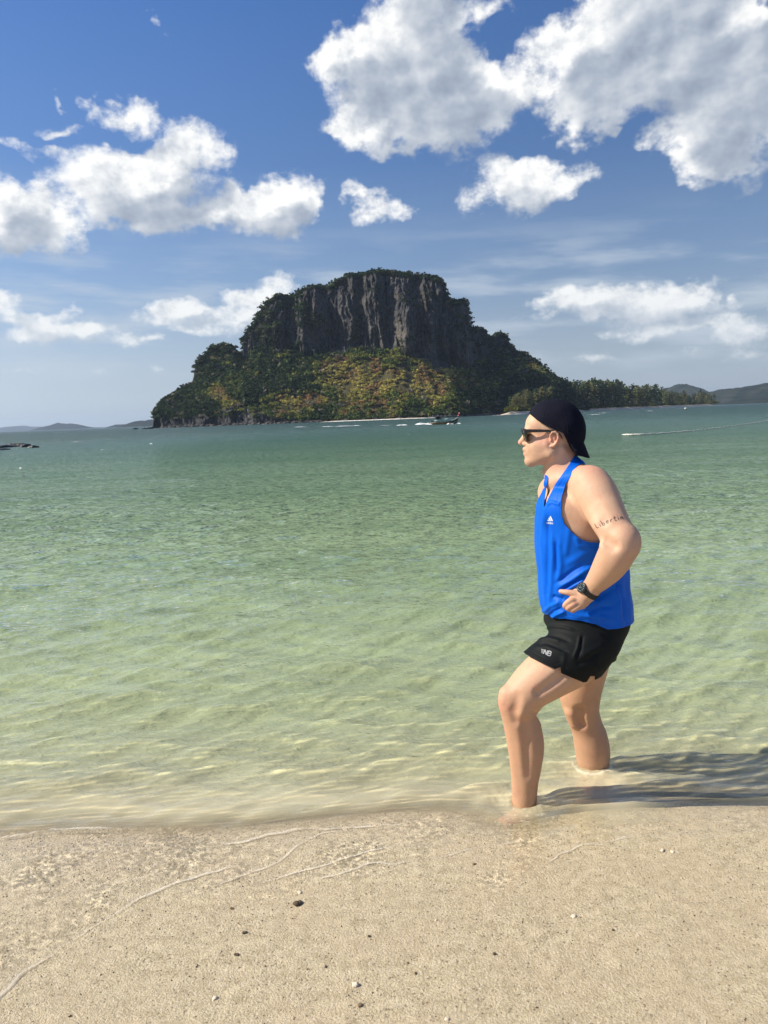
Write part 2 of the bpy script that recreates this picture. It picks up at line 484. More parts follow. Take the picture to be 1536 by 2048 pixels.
# coarser wings so that the sea also fills a view from the side
th_w = np.concatenate([np.linspace(math.radians(-62), math.radians(-36), 60)[:-1], th_w, np.linspace(math.radians(36), math.radians(62), 60)[1:]])
X, Y_, F_ = fan(r_w, th_w)
Rr = np.hypot(X, Y_)
S_ = Y_ - shore_y(X)
cell = np.maximum(Rr * Rr / (1.6 * 740), Rr / 740)
LAP = np.zeros_like(X); W = np.zeros_like(X); WX = np.zeros_like(X); WY = np.zeros_like(X)
lam = np.geomspace(.085, 7.0, 72)
for l in lam:
    for rep_ in range(2):
        a = rs.normal(0, .42)
        dx, dy = math.sin(.22 + a), -math.cos(.22 + a)
        k = 2 * math.pi / l; ph = rs.uniform(0, 2 * math.pi)
        amp = .0074 * l / (1 + (l / .62) ** 1.5) * rs.uniform(.5, 1.4)
        if l < .2: amp *= .8
        fade = np.clip(l / (cell * 2.0) - .8, 0, 1)
        depthf = np.clip(S_ / (.15 + .5 * l), 0, 1)
        arg = k * (X * dx + Y_ * dy) + ph
        w = amp * fade * depthf
        sn_ = w * np.sin(arg)
        W += sn_; LAP -= sn_ * k * k
        c_ = w * np.cos(arg) * .8
        WX += c_ * dx; WY += c_ * dy
patch = .55 + .75 * np.clip(.5 + fbm2(X, Y_ , .16, 3, 9), 0, 1)     # gusts: calmer and rougher patches
W *= patch; LAP *= patch
# rings where the legs stand in the water
for lx, ly, a0 in ((.535, 2.885, .008), (.895, 3.19, .006)):
    d = np.hypot(X - lx, Y_ - ly)
    W += a0 * np.exp(-((d - .055) / .03) ** 2) + .004 * np.sin((d - .05) * 62) * np.exp(-np.maximum(d - .05, 0) / .14) * (d > .03)
    turb = fbm2(X, Y_, 26, 3, 21) * .007 * np.exp(-(d / .17) ** 2)
    W += turb
bed = bed_z(X, Y_)
# swash: thin sheets of water sliding over the sand, each ending in a small raised lip
def wl(*pts): return np.array([G(a, b, .02)[:2] for a, b in pts])
LIPS = [(wl((-60, 2120), (0, 2015), (50, 1960), (110, 1910), (200, 1855), (280, 1800), (350, 1765), (410, 1745), (470, 1727), (520, 1716)), 0.0029, .012),
        (wl((395, 1790), (440, 1766), (465, 1757), (540, 1727), (565, 1715), (600, 1685), (650, 1657), (700, 1650)), 0.0028, .011),
        (wl((480, 1782), (530, 1763), (560, 1752), (650, 1727), (715, 1710), (768, 1695), (798, 1690)), 0.0021, .010),
        (wl((590, 1764), (640, 1755), (680, 1745), (725, 1729), (760, 1724), (790, 1727), (830, 1716)), 0.0019, .009),
        (wl((1000, 1800), (1040, 1772), (1068, 1750), (1113, 1710), (1163, 1685), (1198, 1687), (1240, 1695), (1300, 1700)), 0.0015, .012),
        (wl((410, 1689), (480, 1675), (530, 1662), (590, 1650), (665, 1647), (768, 1642), (850, 1640)), 0.0029, .013),
        (wl((-80, 1668), (0, 1665), (100, 1648), (190, 1647), (260, 1652)), 0.0029, .016),
        (wl((-60, 1760), (20, 1722), (120, 1700), (220, 1690), (300, 1672)), 0.0012, .012),
        (wl((-60, 1800), (40, 1770), (150, 1745), (260, 1712), (330, 1690)), .0009, .010),
        (wl((60, 1800), (160, 1790), (250, 1765), (330, 1742), (420, 1715)), .0008, .010),
        (wl((505, 1840), (530, 1815), (570, 1795), (620, 1780)), .0012, .008),
        (wl((860, 1720), (920, 1700), (980, 1690), (1060, 1672)), .0013, .011),
        (wl((1120, 1690), (1240, 1675), (1360, 1660), (1480, 1640)), .0012, .012),
        (wl((830, 1900), (870, 1903), (920, 1910), (990, 1920)), 0.0011, .008),
        (wl((1180, 1690), (1260, 1668), (1340, 1668), (1440, 1655), (1560, 1630)), 0.0013, .014)]
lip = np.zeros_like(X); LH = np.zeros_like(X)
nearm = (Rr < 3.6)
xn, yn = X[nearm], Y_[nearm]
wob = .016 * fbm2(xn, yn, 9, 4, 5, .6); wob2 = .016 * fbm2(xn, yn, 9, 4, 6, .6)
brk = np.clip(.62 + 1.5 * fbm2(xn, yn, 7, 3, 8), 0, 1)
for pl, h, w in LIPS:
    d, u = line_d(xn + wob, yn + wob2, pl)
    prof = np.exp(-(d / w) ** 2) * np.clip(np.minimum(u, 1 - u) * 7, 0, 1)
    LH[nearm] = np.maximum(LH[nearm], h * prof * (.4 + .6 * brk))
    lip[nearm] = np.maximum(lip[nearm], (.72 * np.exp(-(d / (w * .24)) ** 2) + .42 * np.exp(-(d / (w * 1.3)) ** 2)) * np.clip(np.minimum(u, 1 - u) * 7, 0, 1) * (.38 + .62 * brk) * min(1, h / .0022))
# how far the film reaches up the sand: left of the first lip and above the fourth
edge_poly = [tuple(q) for q in wl((-400, 2400), (-60, 2120), (0, 2015), (50, 1960), (110, 1910), (200, 1855), (280, 1800), (390, 1795), (470, 1800), (560, 1790), (640, 1770), (768, 1750), (900, 1760), (1000, 1800), (1068, 1752), (1113, 1712), (1163, 1687), (1240, 1697), (1340, 1690), (1560, 1650), (2200, 1600), (2200, 1300), (-900, 1300), (-900, 2400))]
fd = np.full_like(X, -1.0); fd[nearm] = poly_sd(xn + wob, yn + wob2, edge_poly); fd[S_ > .1] = -1
film = np.where(fd < 0, .0026, np.maximum(.0026 - (fd / .03) * .006, -.012))
film = film + .0011 * fbm2(X, Y_, 42, 3, 15) * (fd < .02) + LH
zfilm = bed + film
Zw = np.maximum(W * np.clip(S_ / .2, 0, 1), zfilm)
k_ = .008
blend = np.maximum(k_ - np.abs(W * np.clip(S_ / .2, 0, 1) - zfilm), 0) / k_
Zw = Zw + blend * blend * k_ * .25 * (fd < 0)
depth = np.maximum(Zw - bed, 0)
water_me = mesh_np('water', np.stack([X + WX * .6, Y_ + WY * .6, Zw], 1), F_)
set_attr(water_me, 'depth', np.where(S_ > .35, np.maximum(-np.interp(S_, BED_S, BED_Z), .01), depth))
foam_caustic = lip * (S_ < .25)  # bright caustic lines along the lips, painted as a pale colour
# stirred-up sand, broken water and painted caustic streaks round the feet
nf = np.hypot((X - .52) / 1.35, Y_ - 2.80); ff2 = np.hypot((X - .885), (Y_ - 3.00) / 1.5)
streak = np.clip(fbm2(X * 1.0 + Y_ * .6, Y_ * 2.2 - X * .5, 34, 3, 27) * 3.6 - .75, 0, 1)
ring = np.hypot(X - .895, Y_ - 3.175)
foam_caustic = np.maximum(foam_caustic, .8 * np.exp(-((ring - .078) / .009) ** 2) * np.clip(.5 + 2 * fbm2(X, Y_, 16, 2, 28), 0, 1))
foam_caustic = np.maximum(foam_caustic, streak * np.clip(1.25 - nf / .16, 0, 1) * .62)
silt = np.clip(np.exp(-(ff2 / .17) ** 2) * 1.15 + .22 * np.exp(-(nf / .16) ** 2), 0, 1) * (S_ > -.02)
set_attr(water_me, 'silt', silt)
set_attr(water_me, 'pale_water', foam_caustic)
set_attr(water_me, 'dist', Rr)
# caustics put into the transparent colour: lens effect of surface curvature and depth
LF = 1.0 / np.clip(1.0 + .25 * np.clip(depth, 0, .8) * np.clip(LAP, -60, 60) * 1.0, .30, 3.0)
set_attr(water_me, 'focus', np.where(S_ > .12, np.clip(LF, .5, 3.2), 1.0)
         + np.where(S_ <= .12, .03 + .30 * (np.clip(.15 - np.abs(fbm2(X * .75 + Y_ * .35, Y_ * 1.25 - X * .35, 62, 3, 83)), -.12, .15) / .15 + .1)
                    * np.clip(.55 + 1.6 * fbm2(X, Y_, 4.5, 3, 84), .15, 1.2) * np.clip((.05 - fd) / .16, 0, 1), 0))  # on the thin film the caustic streaks are noise in that colour

m_water, nt, out = material('sea_water')
A = lambda n: nt.n('ShaderNodeAttribute', attribute_name=n).outputs['Fac']
pos = nt.n('ShaderNodeTexCoord').outputs['Object']
dep = A('depth'); dist = A('dist')
# ripples too small for the mesh
def stretch(rot, sx_, sy_):
    mp = nt.n('ShaderNodeMapping', ins={0: pos, 'Rotation': (0, 0, rot), 'Scale': (sx_, sy_, 1)})
    return mp.outputs[0]
r1 = nt.noise(stretch(-.22, 14, 34), 1.0, 2, .55, dist=.5)
r2 = nt.noise(stretch(-.30, 2.2, 6.0), 1.0, 3, .62)
r3 = nt.noise(stretch(-.18, .30, .85), 1.0, 3, .62)
nearw = nt.m('SUBTRACT', 1.0, nt.smooth(dist, 5.0, 26.0))
midw = nt.m('MULTIPLY', nt.smooth(dist, 4.0, 14.0), 1.0)
farw = nt.smooth(dist, 40.0, 160.0)
hh = nt.m('ADD', nt.m('MULTIPLY', nt.m('MULTIPLY', r1, nearw), .012), nt.m('ADD', nt.m('MULTIPLY', nt.m('MULTIPLY', r2, midw), .30), nt.m('MULTIPLY', nt.m('MULTIPLY', r3, farw), 2.6)))
hh = nt.m('MULTIPLY', hh, nt.smooth(dep, .0, .25))
bmp = nt.n('ShaderNodeBump', ins={'Strength': 1.0, 'Distance': 1.0, 'Height': hh})
inc = nt.n('ShaderNodeNewGeometry').outputs['Incoming']
cosi = nt.m('ABSOLUTE', nt.vm('DOT_PRODUCT', inc, bmp.outputs[0]))
fres = nt.m('MULTIPLY_ADD', nt.m('POWER', nt.m('SUBTRACT', 1.0, cosi), 5.0), .98, .02, clamp=True)
# silt-laden body: the deeper, the less of the bed shows
turb = nt.m('SUBTRACT', 1.0, nt.m('POWER', 2.718, nt.m('MULTIPLY', dep, -3.5)))
turb = nt.m('MULTIPLY', turb, nt.m('MULTIPLY_ADD', nt.noise(pos, 1.3, 2, .6), .5, .74), clamp=True)
turb = nt.m('MULTIPLY', turb, nt.smooth(dep, .010, .06))
turb = nt.m('MAXIMUM', turb, nt.m('MULTIPLY', nt.smooth(dep, .004, .075), nt.m('MULTIPLY_ADD', nt.noise(pos, 1.1, 2, .6), -.9, 1.0)))
turb = nt.m('MAXIMUM', turb, nt.m('MULTIPLY', A('silt'), .86))
body = nt.ramp(nt.m('MULTIPLY', nt.m('LOGARITHM', nt.m('MAXIMUM', nt.m('MULTIPLY', dep, 10.0), 1.0), 10.0), .47),
    [(0.0, (.66, .61, .40)), (.10, (.56, .545, .345)), (.20, (.46, .485, .295)), (.30, (.375, .43, .24)), (.44, (.245, .325, .175)), (.60, (.145, .228, .142)), (.72, (.060, .130, .100)), (.86, (.022, .074, .068)), (1.0, (.014, .054, .058))])
body = nt.mix(nt.smooth(nt.noise(nt.n('ShaderNodeMapping', ins={0: pos, 'Scale': (.10, .22, 1)}).outputs[0], 1.0, 2, .6), .40, .68), body, nt.mix(.30, body, (.05, .12, .06)))
body = nt.mix(nt.m('MULTIPLY', A('silt'), .7), body, (.56, .47, .31))
dif = nt.n('ShaderNodeBsdfDiffuse', ins={'Color': body, 'Normal': bmp.outputs[0]})
tint = nt.mix(nt.smooth(dep, .0, .5), (1.0, 1.0, .99), (.86, .93, .82))
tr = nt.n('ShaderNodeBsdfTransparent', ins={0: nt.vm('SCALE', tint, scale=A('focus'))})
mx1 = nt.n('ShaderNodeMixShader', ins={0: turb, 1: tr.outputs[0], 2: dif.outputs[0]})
gl = nt.n('ShaderNodeBsdfGlossy', ins={'Color': (1, 1, 1, 1), 'Roughness': nt.m('MULTIPLY_ADD', nt.smooth(dist, 10, 120), .26, .05), 'Normal': bmp.outputs[0]})
mx2 = nt.n('ShaderNodeMixShader', ins={0: nt.m('MULTIPLY', fres, nt.m('MULTIPLY', nt.smooth(dep, .0004, .004), .92)), 1: mx1.outputs[0], 2: gl.outputs[0]})
fo = nt.n('ShaderNodeBsdfDiffuse', ins={'Color': (.74, .68, .56, 1)})  # pale colour shared by foam and the painted caustic lines
fk = nt.m('MULTIPLY', nt.smooth(nt.m('MULTIPLY', A('pale_water'), nt.m('MULTIPLY_ADD', nt.noise(pos, 130, 3, .75), 2.6, -.15)), .22, .95), .55)
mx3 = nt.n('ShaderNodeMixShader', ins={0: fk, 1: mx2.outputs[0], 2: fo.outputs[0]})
nt.t.links.new(mx3.outputs[0], out.inputs[0])
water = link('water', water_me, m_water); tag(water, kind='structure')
# ================================================================== the island
SIL = np.array([(305, 851), (306, 829), (311, 814), (330, 789), (360, 771), (385, 759), (391, 731), (406, 713), (422, 693), (446, 687), (462, 692), (472, 704), (480, 712), (485, 700), (488, 676), (501, 655), (516, 627), (535, 600), (556, 585), (590, 587), (608, 575), (636, 566), (651, 572),
                (675, 556), (697, 545), (730, 541), (756, 538), (787, 536), (808, 540), (851, 542), (876, 549), (888, 565), (898, 592), (909, 601), (925, 598), (935, 612), (940, 640), (943, 658), (957, 652), (967, 658), (974, 673), (986, 671), (998, 662), (1010, 670), (1022, 691), (1032, 703), (1053, 708), (1075, 725), (1114, 757), (1139, 770), (1165, 805), (1180, 818)], float)
TAL = np.array([(305, 849), (311, 822), (330, 797), (360, 777), (385, 764), (422, 708), (467, 708), (484, 720), (520, 702), (560, 705), (584, 712), (610, 716), (636, 704), (682, 708), (750, 706), (784, 704), (818, 718), (864, 733), (900, 740), (934, 742), (960, 720), (1000, 705), (1032, 712), (1075, 730), (1114, 760), (1139, 772), (1180, 819)], float)
DSH = np.array([(305, 470), (400, 452), (540, 436), (680, 424), (800, 416), (900, 420), (945, 452), (1010, 486), (1080, 500), (1180, 530)], float)
TDEP = np.array([(305, 1), (312, 12), (360, 30), (420, 50), (486, 58), (600, 62), (760, 66), (860, 58), (934, 60), (960, 88), (1010, 105), (1080, 80), (1139, 45), (1180, 4)], float)
def base_xy(px, D, py=838.0):
    """World x seen at that pixel at depth D."""
    px = np.asarray(px, dtype=float); a = (px - 768.0) / FOC; b = (np.asarray(py, dtype=float) - 1024.0) / FOC
    return (RT[0] * a - UP[0] * b + FWD[0]) / (RT[1] * a - UP[1] * b + FWD[1]) * D
UN, = (700,)
ux = np.linspace(305, 1180, UN)
D0 = np.interp(ux, DSH[:, 0], DSH[:, 1])
td = np.interp(ux, TDEP[:, 0], TDEP[:, 1])
def zat(px, py, D): 
    return np.array([P(a, b, c)[2] for a, b, c in zip(px, py, D)])
rn = np.random.RandomState(3)
sil_y = np.interp(ux, SIL[:, 0], SIL[:, 1]) + 4.0 + 1.5 * fbm2(ux, ux * 0, .12, 3, 2)
tal_y = np.interp(ux, TAL[:, 0], TAL[:, 1]) + 5 * fbm2(ux, ux * 0, .035, 3, 7)
tal_y = np.maximum(tal_y, sil_y + 1)
D1 = D0 + td
D2 = D1 + np.clip((tal_y - sil_y) * .10, .5, 16)
z1 = zat(ux, tal_y, D1); z2 = zat(ux, sil_y, D2)
z1 = np.maximum(z1, .3); z2 = np.maximum(z2, z1 + .2)
# wave-cut rock face at the water's edge
lowh = np.interp(ux, [305, 312, 330, 420, 470, 480, 520, 560, 640, 700, 1000, 1180], [3, 8, 6, 4, 9, 11, 5, 3, 2, 1.2, 1.0, .6])
rows = []
NT1, NT2, NT3 = 80, 130, 20
def srow(t): return t
xs, ys, zs, kind_, hgt_ = [], [], [], [], []
ang_left = None
for j in range(-3, 0):
    xs.append(ux); ys.append(D0 - .6); zs.append(np.full(UN, -1.5 * (-j) / 3)); kind_.append(np.ones(UN)); 
for j in range(NT1):
    t = j / NT1
    lz = np.minimum(lowh, z1 * .9)
    tt = np.clip((t - .10) / .90, 0, 1)
    z = np.where(t < .10, lz * t / .10, lz + (z1 - lz) * (tt ** 1.12))
    dd = np.where(t < .10, .12 * td * t, .012 * td + td * .988 * tt ** .92)
    xs.append(ux); ys.append(D0 + dd); zs.append(z); kind_.append(np.where(t < .10, np.clip((lowh - 1.5) / 3, 0, 1), np.clip(1 - tt * 12, 0, .8)))
for j in range(NT2 + 1):
    t = j / NT2
    e = t + .0 * t
    bulge = np.sin(math.pi * t) * -.10 * (z2 - z1) * .35
    z = z1 + (z2 - z1) * t
    y = D1 + (D2 - D1) * t ** 1.3 + bulge * .4
    # rounded brow
    y = y + np.clip((t - .86) / .14, 0, 1) ** 2 * np.minimum(9, .12 * (z2 - z1))
    z = z - np.clip((t - .93) / .07, 0, 1) ** 2 * 0
    xs.append(ux); ys.append(y); zs.append(z); kind_.append(np.clip((z2 - z1) / 14, 0, 1) * np.ones(UN) * np.clip((1.02 - t) / .08, 0.25, 1))
nfront = len(xs)
for j in range(1, NT3 + 1):
    t = j / NT3
    back = 95 * np.clip((z2 / 60), .15, 1)
    xs.append(ux); ys.append(ys[nfront - 1] + back * t); zs.append(np.where(t < .45, z2 - .06 * z2 * t, (z2 * .973) * (1 - (max(t - .45, 0) / .55) ** 1.4) - 1.5 * t)); kind_.append(np.zeros(UN))
PX = np.array(xs); DY = np.array(ys); ZZ = np.array(zs); KD = np.array(kind_)
PYr = np.full(PX.shape, 838.0)
for j in range(3, PX.shape[0]):
    t_ = np.clip((j - 3) / NT1, 0, 1); u_ = np.clip((j - 3 - NT1) / NT2, 0, 1)
    PYr[j] = 838 + (tal_y - 838) * t_ + (sil_y - tal_y) * u_
XX = base_xy(PX, DY, PYr)
# relief: vertical flutes and clefts on the cliff, gullies on the slope
fl = np.interp(ux, [305, 480, 520, 560, 640, 940, 960, 1180], [.4, .7, .9, 1, 1, 1, .8, .3])
xw = XX[0]
flute = np.zeros(UN)
# named clefts and buttresses read off the photo: pixel column, width, depth in metres (+ recedes)
for c0, w0, a0 in ((662, 22, 13), (640, 12, -6), (606, 20, -6), (575, 14, 7), (700, 14, -7), (742, 12, -6), (720, 8, 5), (775, 9, 4), (838, 16, 9), (808, 14, -4), (866, 10, -3), (905, 7, 8), (925, 12, -7), (882, 12, 5), (545, 15, -4), (512, 12, 4), (950, 7, 9)):
    flute = flute + a0 * np.exp(-((ux - c0) / w0) ** 2)
tcl = np.zeros(PX.shape); tcl[3 + NT1:nfront] = np.linspace(0, 1, NT2 + 1)[:, None]
edgef = np.clip(np.minimum(tcl / .10, (1.0 - tcl) / .06 + .30), 0, 1)
iscl = (tcl > 0) * np.clip((z2 - z1) / 30, 0, 1)
wob = 2.5 * fbm2(XX, ZZ, .05, 3, 40)
xs_ = XX + 5 * fbm2(XX, ZZ, .03, 3, 39)
an = lambda sx, sz, o, sd: fbm2(xs_ * sx, ZZ * sz, 1.0, o, sd)
dispY = iscl * edgef * (flute[None, :] * fl * (.55 + .9 * np.clip(.5 + fbm2(XX, ZZ, .03, 2, 40), 0, 1)))
dispY += iscl * edgef * (16 * an(.055, .012, 3, 41) + 10 * (np.abs(an(.13, .030, 3, 42)) - .15) + 6.5 * (np.abs(an(.34, .07, 3, 43)) - .15) + 2.4 * an(.8, .28, 3, 44) + 1.0 * an(1.6, .9, 2, 46))
ledge = fbm2(XX, ZZ, .02, 3, 47)
dispY += iscl * edgef * 2.6 * np.sin(ZZ * .30 + 9 * ledge) * np.clip(fbm2(XX, ZZ, .035, 2, 45) + .1, 0, 1)
tsl = np.zeros(PX.shape); tsl[3:3 + NT1] = np.linspace(0, 1, NT1)[:, None]
slope_m = (tsl > 0) * np.clip(np.minimum(tsl * 4, (1 - tsl) * 4), 0, 1)
dispZ = slope_m * (5.5 * fbm2(XX, DY, .035, 3, 50) + 1.6 * fbm2(XX, DY, .17, 3, 51)) * np.clip(td / 40, .2, 1)
rockf = ((tsl > 0) & (tsl < .16)) * np.clip(lowh / 6, .2, 1.5)
dispY += rockf * (4.5 * fbm2(XX, ZZ, .09, 4, 52) + 2.5 * fbm2(XX, ZZ * .6, .35, 3, 53))
# sea cave and overhang at the left tip
dispY += np.where(tsl < .08, 3.0, 0) * np.exp(-((PX - 312) / 7) ** 2) + np.where(tsl < .13, 4.0, 0) * np.exp(-((PX - 435) / 14) ** 2)
DYd = DY + dispY
ZZd = np.maximum(ZZ + dispZ, -1.5)
XXd = XX + iscl * 1.2 * fbm2(DY, ZZ, .09, 3, 55)
n_r = PX.shape[0]
i = np.arange(n_r - 1)[:, None] * UN + np.arange(UN - 1)[None, :]
IF = np.stack([i, i + 1, i + 1 + UN, i + UN], -1).reshape(-1, 4)
IV = np.stack([XXd, DYd, ZZd], -1).reshape(-1, 3)
isl_me = mesh_np('island', IV, IF)
set_attr(isl_me, 'rock', np.clip(KD.ravel(), 0, 1))
fpx, fpy = to_px(IV)
face = np.maximum.reduce([np.exp(-(((fpx - a) / b) ** 2 + ((fpy - c) / d) ** 2)) for a, b, c, d in ((790, 60, 672, 36), (880, 45, 700, 34), (625, 14, 660, 40), (720, 12, 620, 50), (498, 14, 690, 26), (925, 14, 690, 40))])
set_attr(isl_me, 'pale', np.clip(face * (.75 + 1.2 * fbm2(fpx, fpy, .09, 3, 77)), 0, 1))
m_isl, nt, out = material('karst_rock')
pos = nt.n('ShaderNodeTexCoord').outputs['Object']
vs_ = nt.n('ShaderNodeMapping', ins={0: pos, 'Scale': (.20, .10, .035)}).outputs[0]
st = nt.noise(vs_, 1.0, 6, .66, dist=.5)
st2 = nt.noise(nt.n('ShaderNodeMapping', ins={0: pos, 'Scale': (.9, .5, .11)}).outputs[0], 1.0, 4, .6)
blot = nt.noise(pos, .045, 4, .6)
rock = nt.mix(nt.smooth(nt.m('ADD', nt.m('MULTIPLY', st, .6), nt.m('MULTIPLY', st2, .4)), .36, .64), (.022, .023, .026), (.082, .080, .080))
rock = nt.mix(nt.m('MULTIPLY', nt.smooth(st2, .56, .70), nt.smooth(blot, .46, .62)), rock, (.20, .19, .18))
rock = nt.mix(nt.m('MULTIPLY', nt.smooth(st, .52, .62), nt.smooth(blot, .55, .42)), rock, (.075, .060, .045))
rock = nt.mix(nt.m('MULTIPLY', nt.n('ShaderNodeAttribute', attribute_name='pale').outputs['Fac'], .75), rock, nt.mix(nt.smooth(st2, .40, .62), (.085, .074, .060), (.175, .158, .135)))
soil = nt.mix(nt.noise(pos, .12, 5, .65), (.045, .050, .022), (.105, .082, .036))
c = nt.mix(nt.smooth(nt.m('ADD', nt.n('ShaderNodeAttribute', attribute_name='rock').outputs['Fac'], nt.m('MULTIPLY', nt.m('SUBTRACT', nt.noise(pos, .09, 4, .6), .5), .9)), .35, .6), soil, rock)
bmp = nt.n('ShaderNodeBump', ins={'Strength': 1.0, 'Distance': 2.0, 'Height': nt.m('ADD', st, nt.m('MULTIPLY', nt.noise(pos, .8, 4, .65), .6))})
b = nt.n('ShaderNodeBsdfPrincipled', ins={'Base Color': c, 'Roughness': .92, 'Specular IOR Level': .15, 'Normal': bmp.outputs[0]})
nt.t.links.new(b.outputs[0], out.inputs[0])
isl = link('island', isl_me, m_isl); tag(isl, kind='structure')

# ---- leaf clumps
m_leaf, nt, out = material('leaf_clumps')
at_c = nt.n('ShaderNodeAttribute', attribute_name='tone').outputs['Color']
pos = nt.n('ShaderNodeTexCoord').outputs['Object']
c = nt.mix(nt.noise(pos, .9, 3, .6), nt.vm('SCALE', at_c, scale=.62), nt.vm('SCALE', at_c, scale=1.38))
b1 = nt.n('ShaderNodeBsdfDiffuse', ins={'Color': c})
b2 = nt.n('ShaderNodeBsdfTranslucent', ins={'Color': c})
mx = nt.n('ShaderNodeMixShader', ins={0: .28, 1: b1.outputs[0], 2: b2.outputs[0]})
nt.t.links.new(mx.outputs[0], out.inputs[0])
def crown_cloud(centers, radii, tones, per, leaf, seed, squash=.8):
    """Leaf-sized tilted quads scattered through each crown's shell; returns verts, quads, tone per vertex."""
    rr = np.random.RandomState(seed)
    n = len(centers); per = np.asarray(per)
    idx = np.repeat(np.arange(n), per)
    m = len(idx)
    d = rr.normal(size=(m, 3)); d /= np.linalg.norm(d, axis=1, keepdims=True)
    d[:, 2] = np.abs(d[:, 2]) * 1.15 - .28
    # a few lobes per crown give an uneven outline
    lob = rr.normal(size=(n, 4, 3)) * .45; lob[..., 2] = np.abs(lob[..., 2]) * .8
    pick = rr.randint(0, 4, m)
    rad = rr.uniform(.45, 1.0, m) ** .6
    sc = np.stack([np.ones(m), np.ones(m), np.full(m, squash)], 1)
    pos = centers[idx] + (lob[idx, pick] + d * (rad * rr.uniform(.45, .75, m))[:, None]) * radii[idx][:, None] * sc
    nrm = d + rr.normal(size=(m, 3)) * .55; nrm /= np.linalg.norm(nrm, axis=1, keepdims=True)
    t = np.cross(nrm, rr.normal(size=(m, 3))); t /= np.linalg.norm(t, axis=1, keepdims=True) + 1e-9
    bt = np.cross(nrm, t)
    s = (leaf * radii[idx] / 3.0 * rr.uniform(.6, 1.3, m))[:, None]
    q = np.stack([pos - t * s - bt * s * .6, pos + t * s - bt * s * .75, pos + t * s * .8 + bt * s * .7, pos - t * s * .9 + bt * s * .8], 1).reshape(-1, 3)
    f = np.arange(4 * m).reshape(m, 4)
    tn = np.repeat(np.clip(tones[idx] * rr.uniform(.72, 1.3, (m, 1)), 0, 1), 4, 0)
    return q, f, tn
PAL = dict(dark=(.032, .050, .022), green=(.066, .092, .030), olive=(.165, .172, .045), yellow=(.33, .285, .085), brown=(.27, .185, .080), rust=(.27, .165, .075), grey=(.15, .14, .105))
PALN = {k: np.array(v) for k, v in PAL.items()}
def surf(jf, pxv):
    """Interpolated surface point at fractional row and pixel column."""
    iu = np.clip((pxv - ux[0]) / (ux[1] - ux[0]), 0, UN - 1.001); i0 = iu.astype(int); fu = (iu - i0)[:, None]
    j0 = np.clip(jf.astype(int), 0, n_r - 2); fj = (jf - j0)[:, None]
    V = IV.reshape(n_r, UN, 3)
    return (V[j0, i0] * (1 - fu) + V[j0, i0 + 1] * fu) * (1 - fj) + (V[j0 + 1, i0] * (1 - fu) + V[j0 + 1, i0 + 1] * fu) * fj
def zone_tone(px, py, rr):
    n1 = fbm2(px, py, .022, 3, 61); n2 = fbm2(px, py, .06, 3, 62)
    w_y = np.exp(-(((px - 795) / 185) ** 2 + ((py - 765) / 62) ** 2) * 1.0)
    w_y = np.maximum(w_y, .95 * np.exp(-(((px - 600) / 75) ** 2 + ((py - 800) / 22) ** 2)))
    w_y = np.maximum(w_y, .8 * np.exp(-(((px - 440) / 35) ** 2 + ((py - 790) / 28) ** 2)))
    w_y = np.maximum(w_y, .55 * np.exp(-(((px - 1060) / 45) ** 2 + ((py - 735) / 22) ** 2)))
    dry = w_y + .45 * n1 + .25 * n2 + rr.normal(0, .10, len(px))
    tone = np.where((dry < .22)[:, None], PALN['dark'], np.where((dry < .40)[:, None], PALN['green'], np.where((dry < .62)[:, None], PALN['olive'], PALN['yellow'])))
    br = (dry > .50) & (fbm2(px, py, .030, 3, 65) > .16)
    tone = np.where(br[:, None], PALN['brown'], tone)
    ru = (dry > .50) & (fbm2(px, py, .05, 2, 66) > .36)
    tone = np.where(ru[:, None], PALN['rust'], tone)
    gy = rr.uniform(size=len(px)) < .05
    tone = np.where(gy[:, None], PALN['grey'], tone) * 1.22
    return tone * rr.uniform(.75, 1.25, (len(px), 1)), dry
rr = np.random.RandomState(8)
# slope
N = 8000
pxv = rr.uniform(308, 1176, N); tt = rr.uniform(.035, 1.02, N) ** .85
c_ = surf(3 + tt * NT1, pxv)
qx, qy = to_px(c_)
tone, dry = zone_tone(qx, qy, rr)
rad = np.where(dry > .5, rr.uniform(.8, 1.9, N), rr.uniform(1.2, 3.1, N)) * np.where(qy > 815, .8, 1)
rad = rad * np.where((tt > .84) & (pxv < 500), .55, 1.0)
c_[:, 2] += rad * .30
bare = (fbm2(qx, qy, .045, 2, 70) > .34) & (dry > .5)
ok = ~bare
V1 = crown_cloud(c_[ok], rad[ok], tone[ok], np.full(ok.sum(), 36), .66, 1)
fo = link('hillside_scrub', mesh_np('hillside_scrub', V1[0], V1[1], smooth=False), m_leaf); set_attr(fo.data, 'tone', V1[2]); tag(fo, kind='stuff')
# cliff top rim, plateau, ledges, and green hanging on the left shoulder
N2 = 1500
pxv = rr.uniform(388, 1140, N2)
jr = 3 + NT1 + NT2 * (1 + np.where(rr.uniform(size=N2) < .6, rr.uniform(-.045, .012, N2), rr.uniform(0, .06, N2)))
c2 = surf(np.minimum(jr, n_r - 3), pxv)
keep_r = np.ones(N2, bool)
r2_ = rr.uniform(1.3, 3.0, N2)
c2[:, 2] += .1 * r2_
N3 = 2600
pxv3 = np.where(rr.uniform(size=N3) < .5, rr.uniform(400, 640, N3), rr.uniform(640, 1120, N3))
t3 = rr.uniform(.0, .96, N3)
c3 = surf(3 + NT1 + NT2 * t3, pxv3)
qx3, qy3 = to_px(c3)
pr = fbm2(qx3, qy3, .028, 3, 73) + np.where(qx3 < 600, .32 - .0022 * np.maximum(qx3 - 480, 0), -.12) + np.where(qx3 > 945, .5, 0)
k3 = pr > .10
r3_ = rr.uniform(1.0, 2.6, N3)
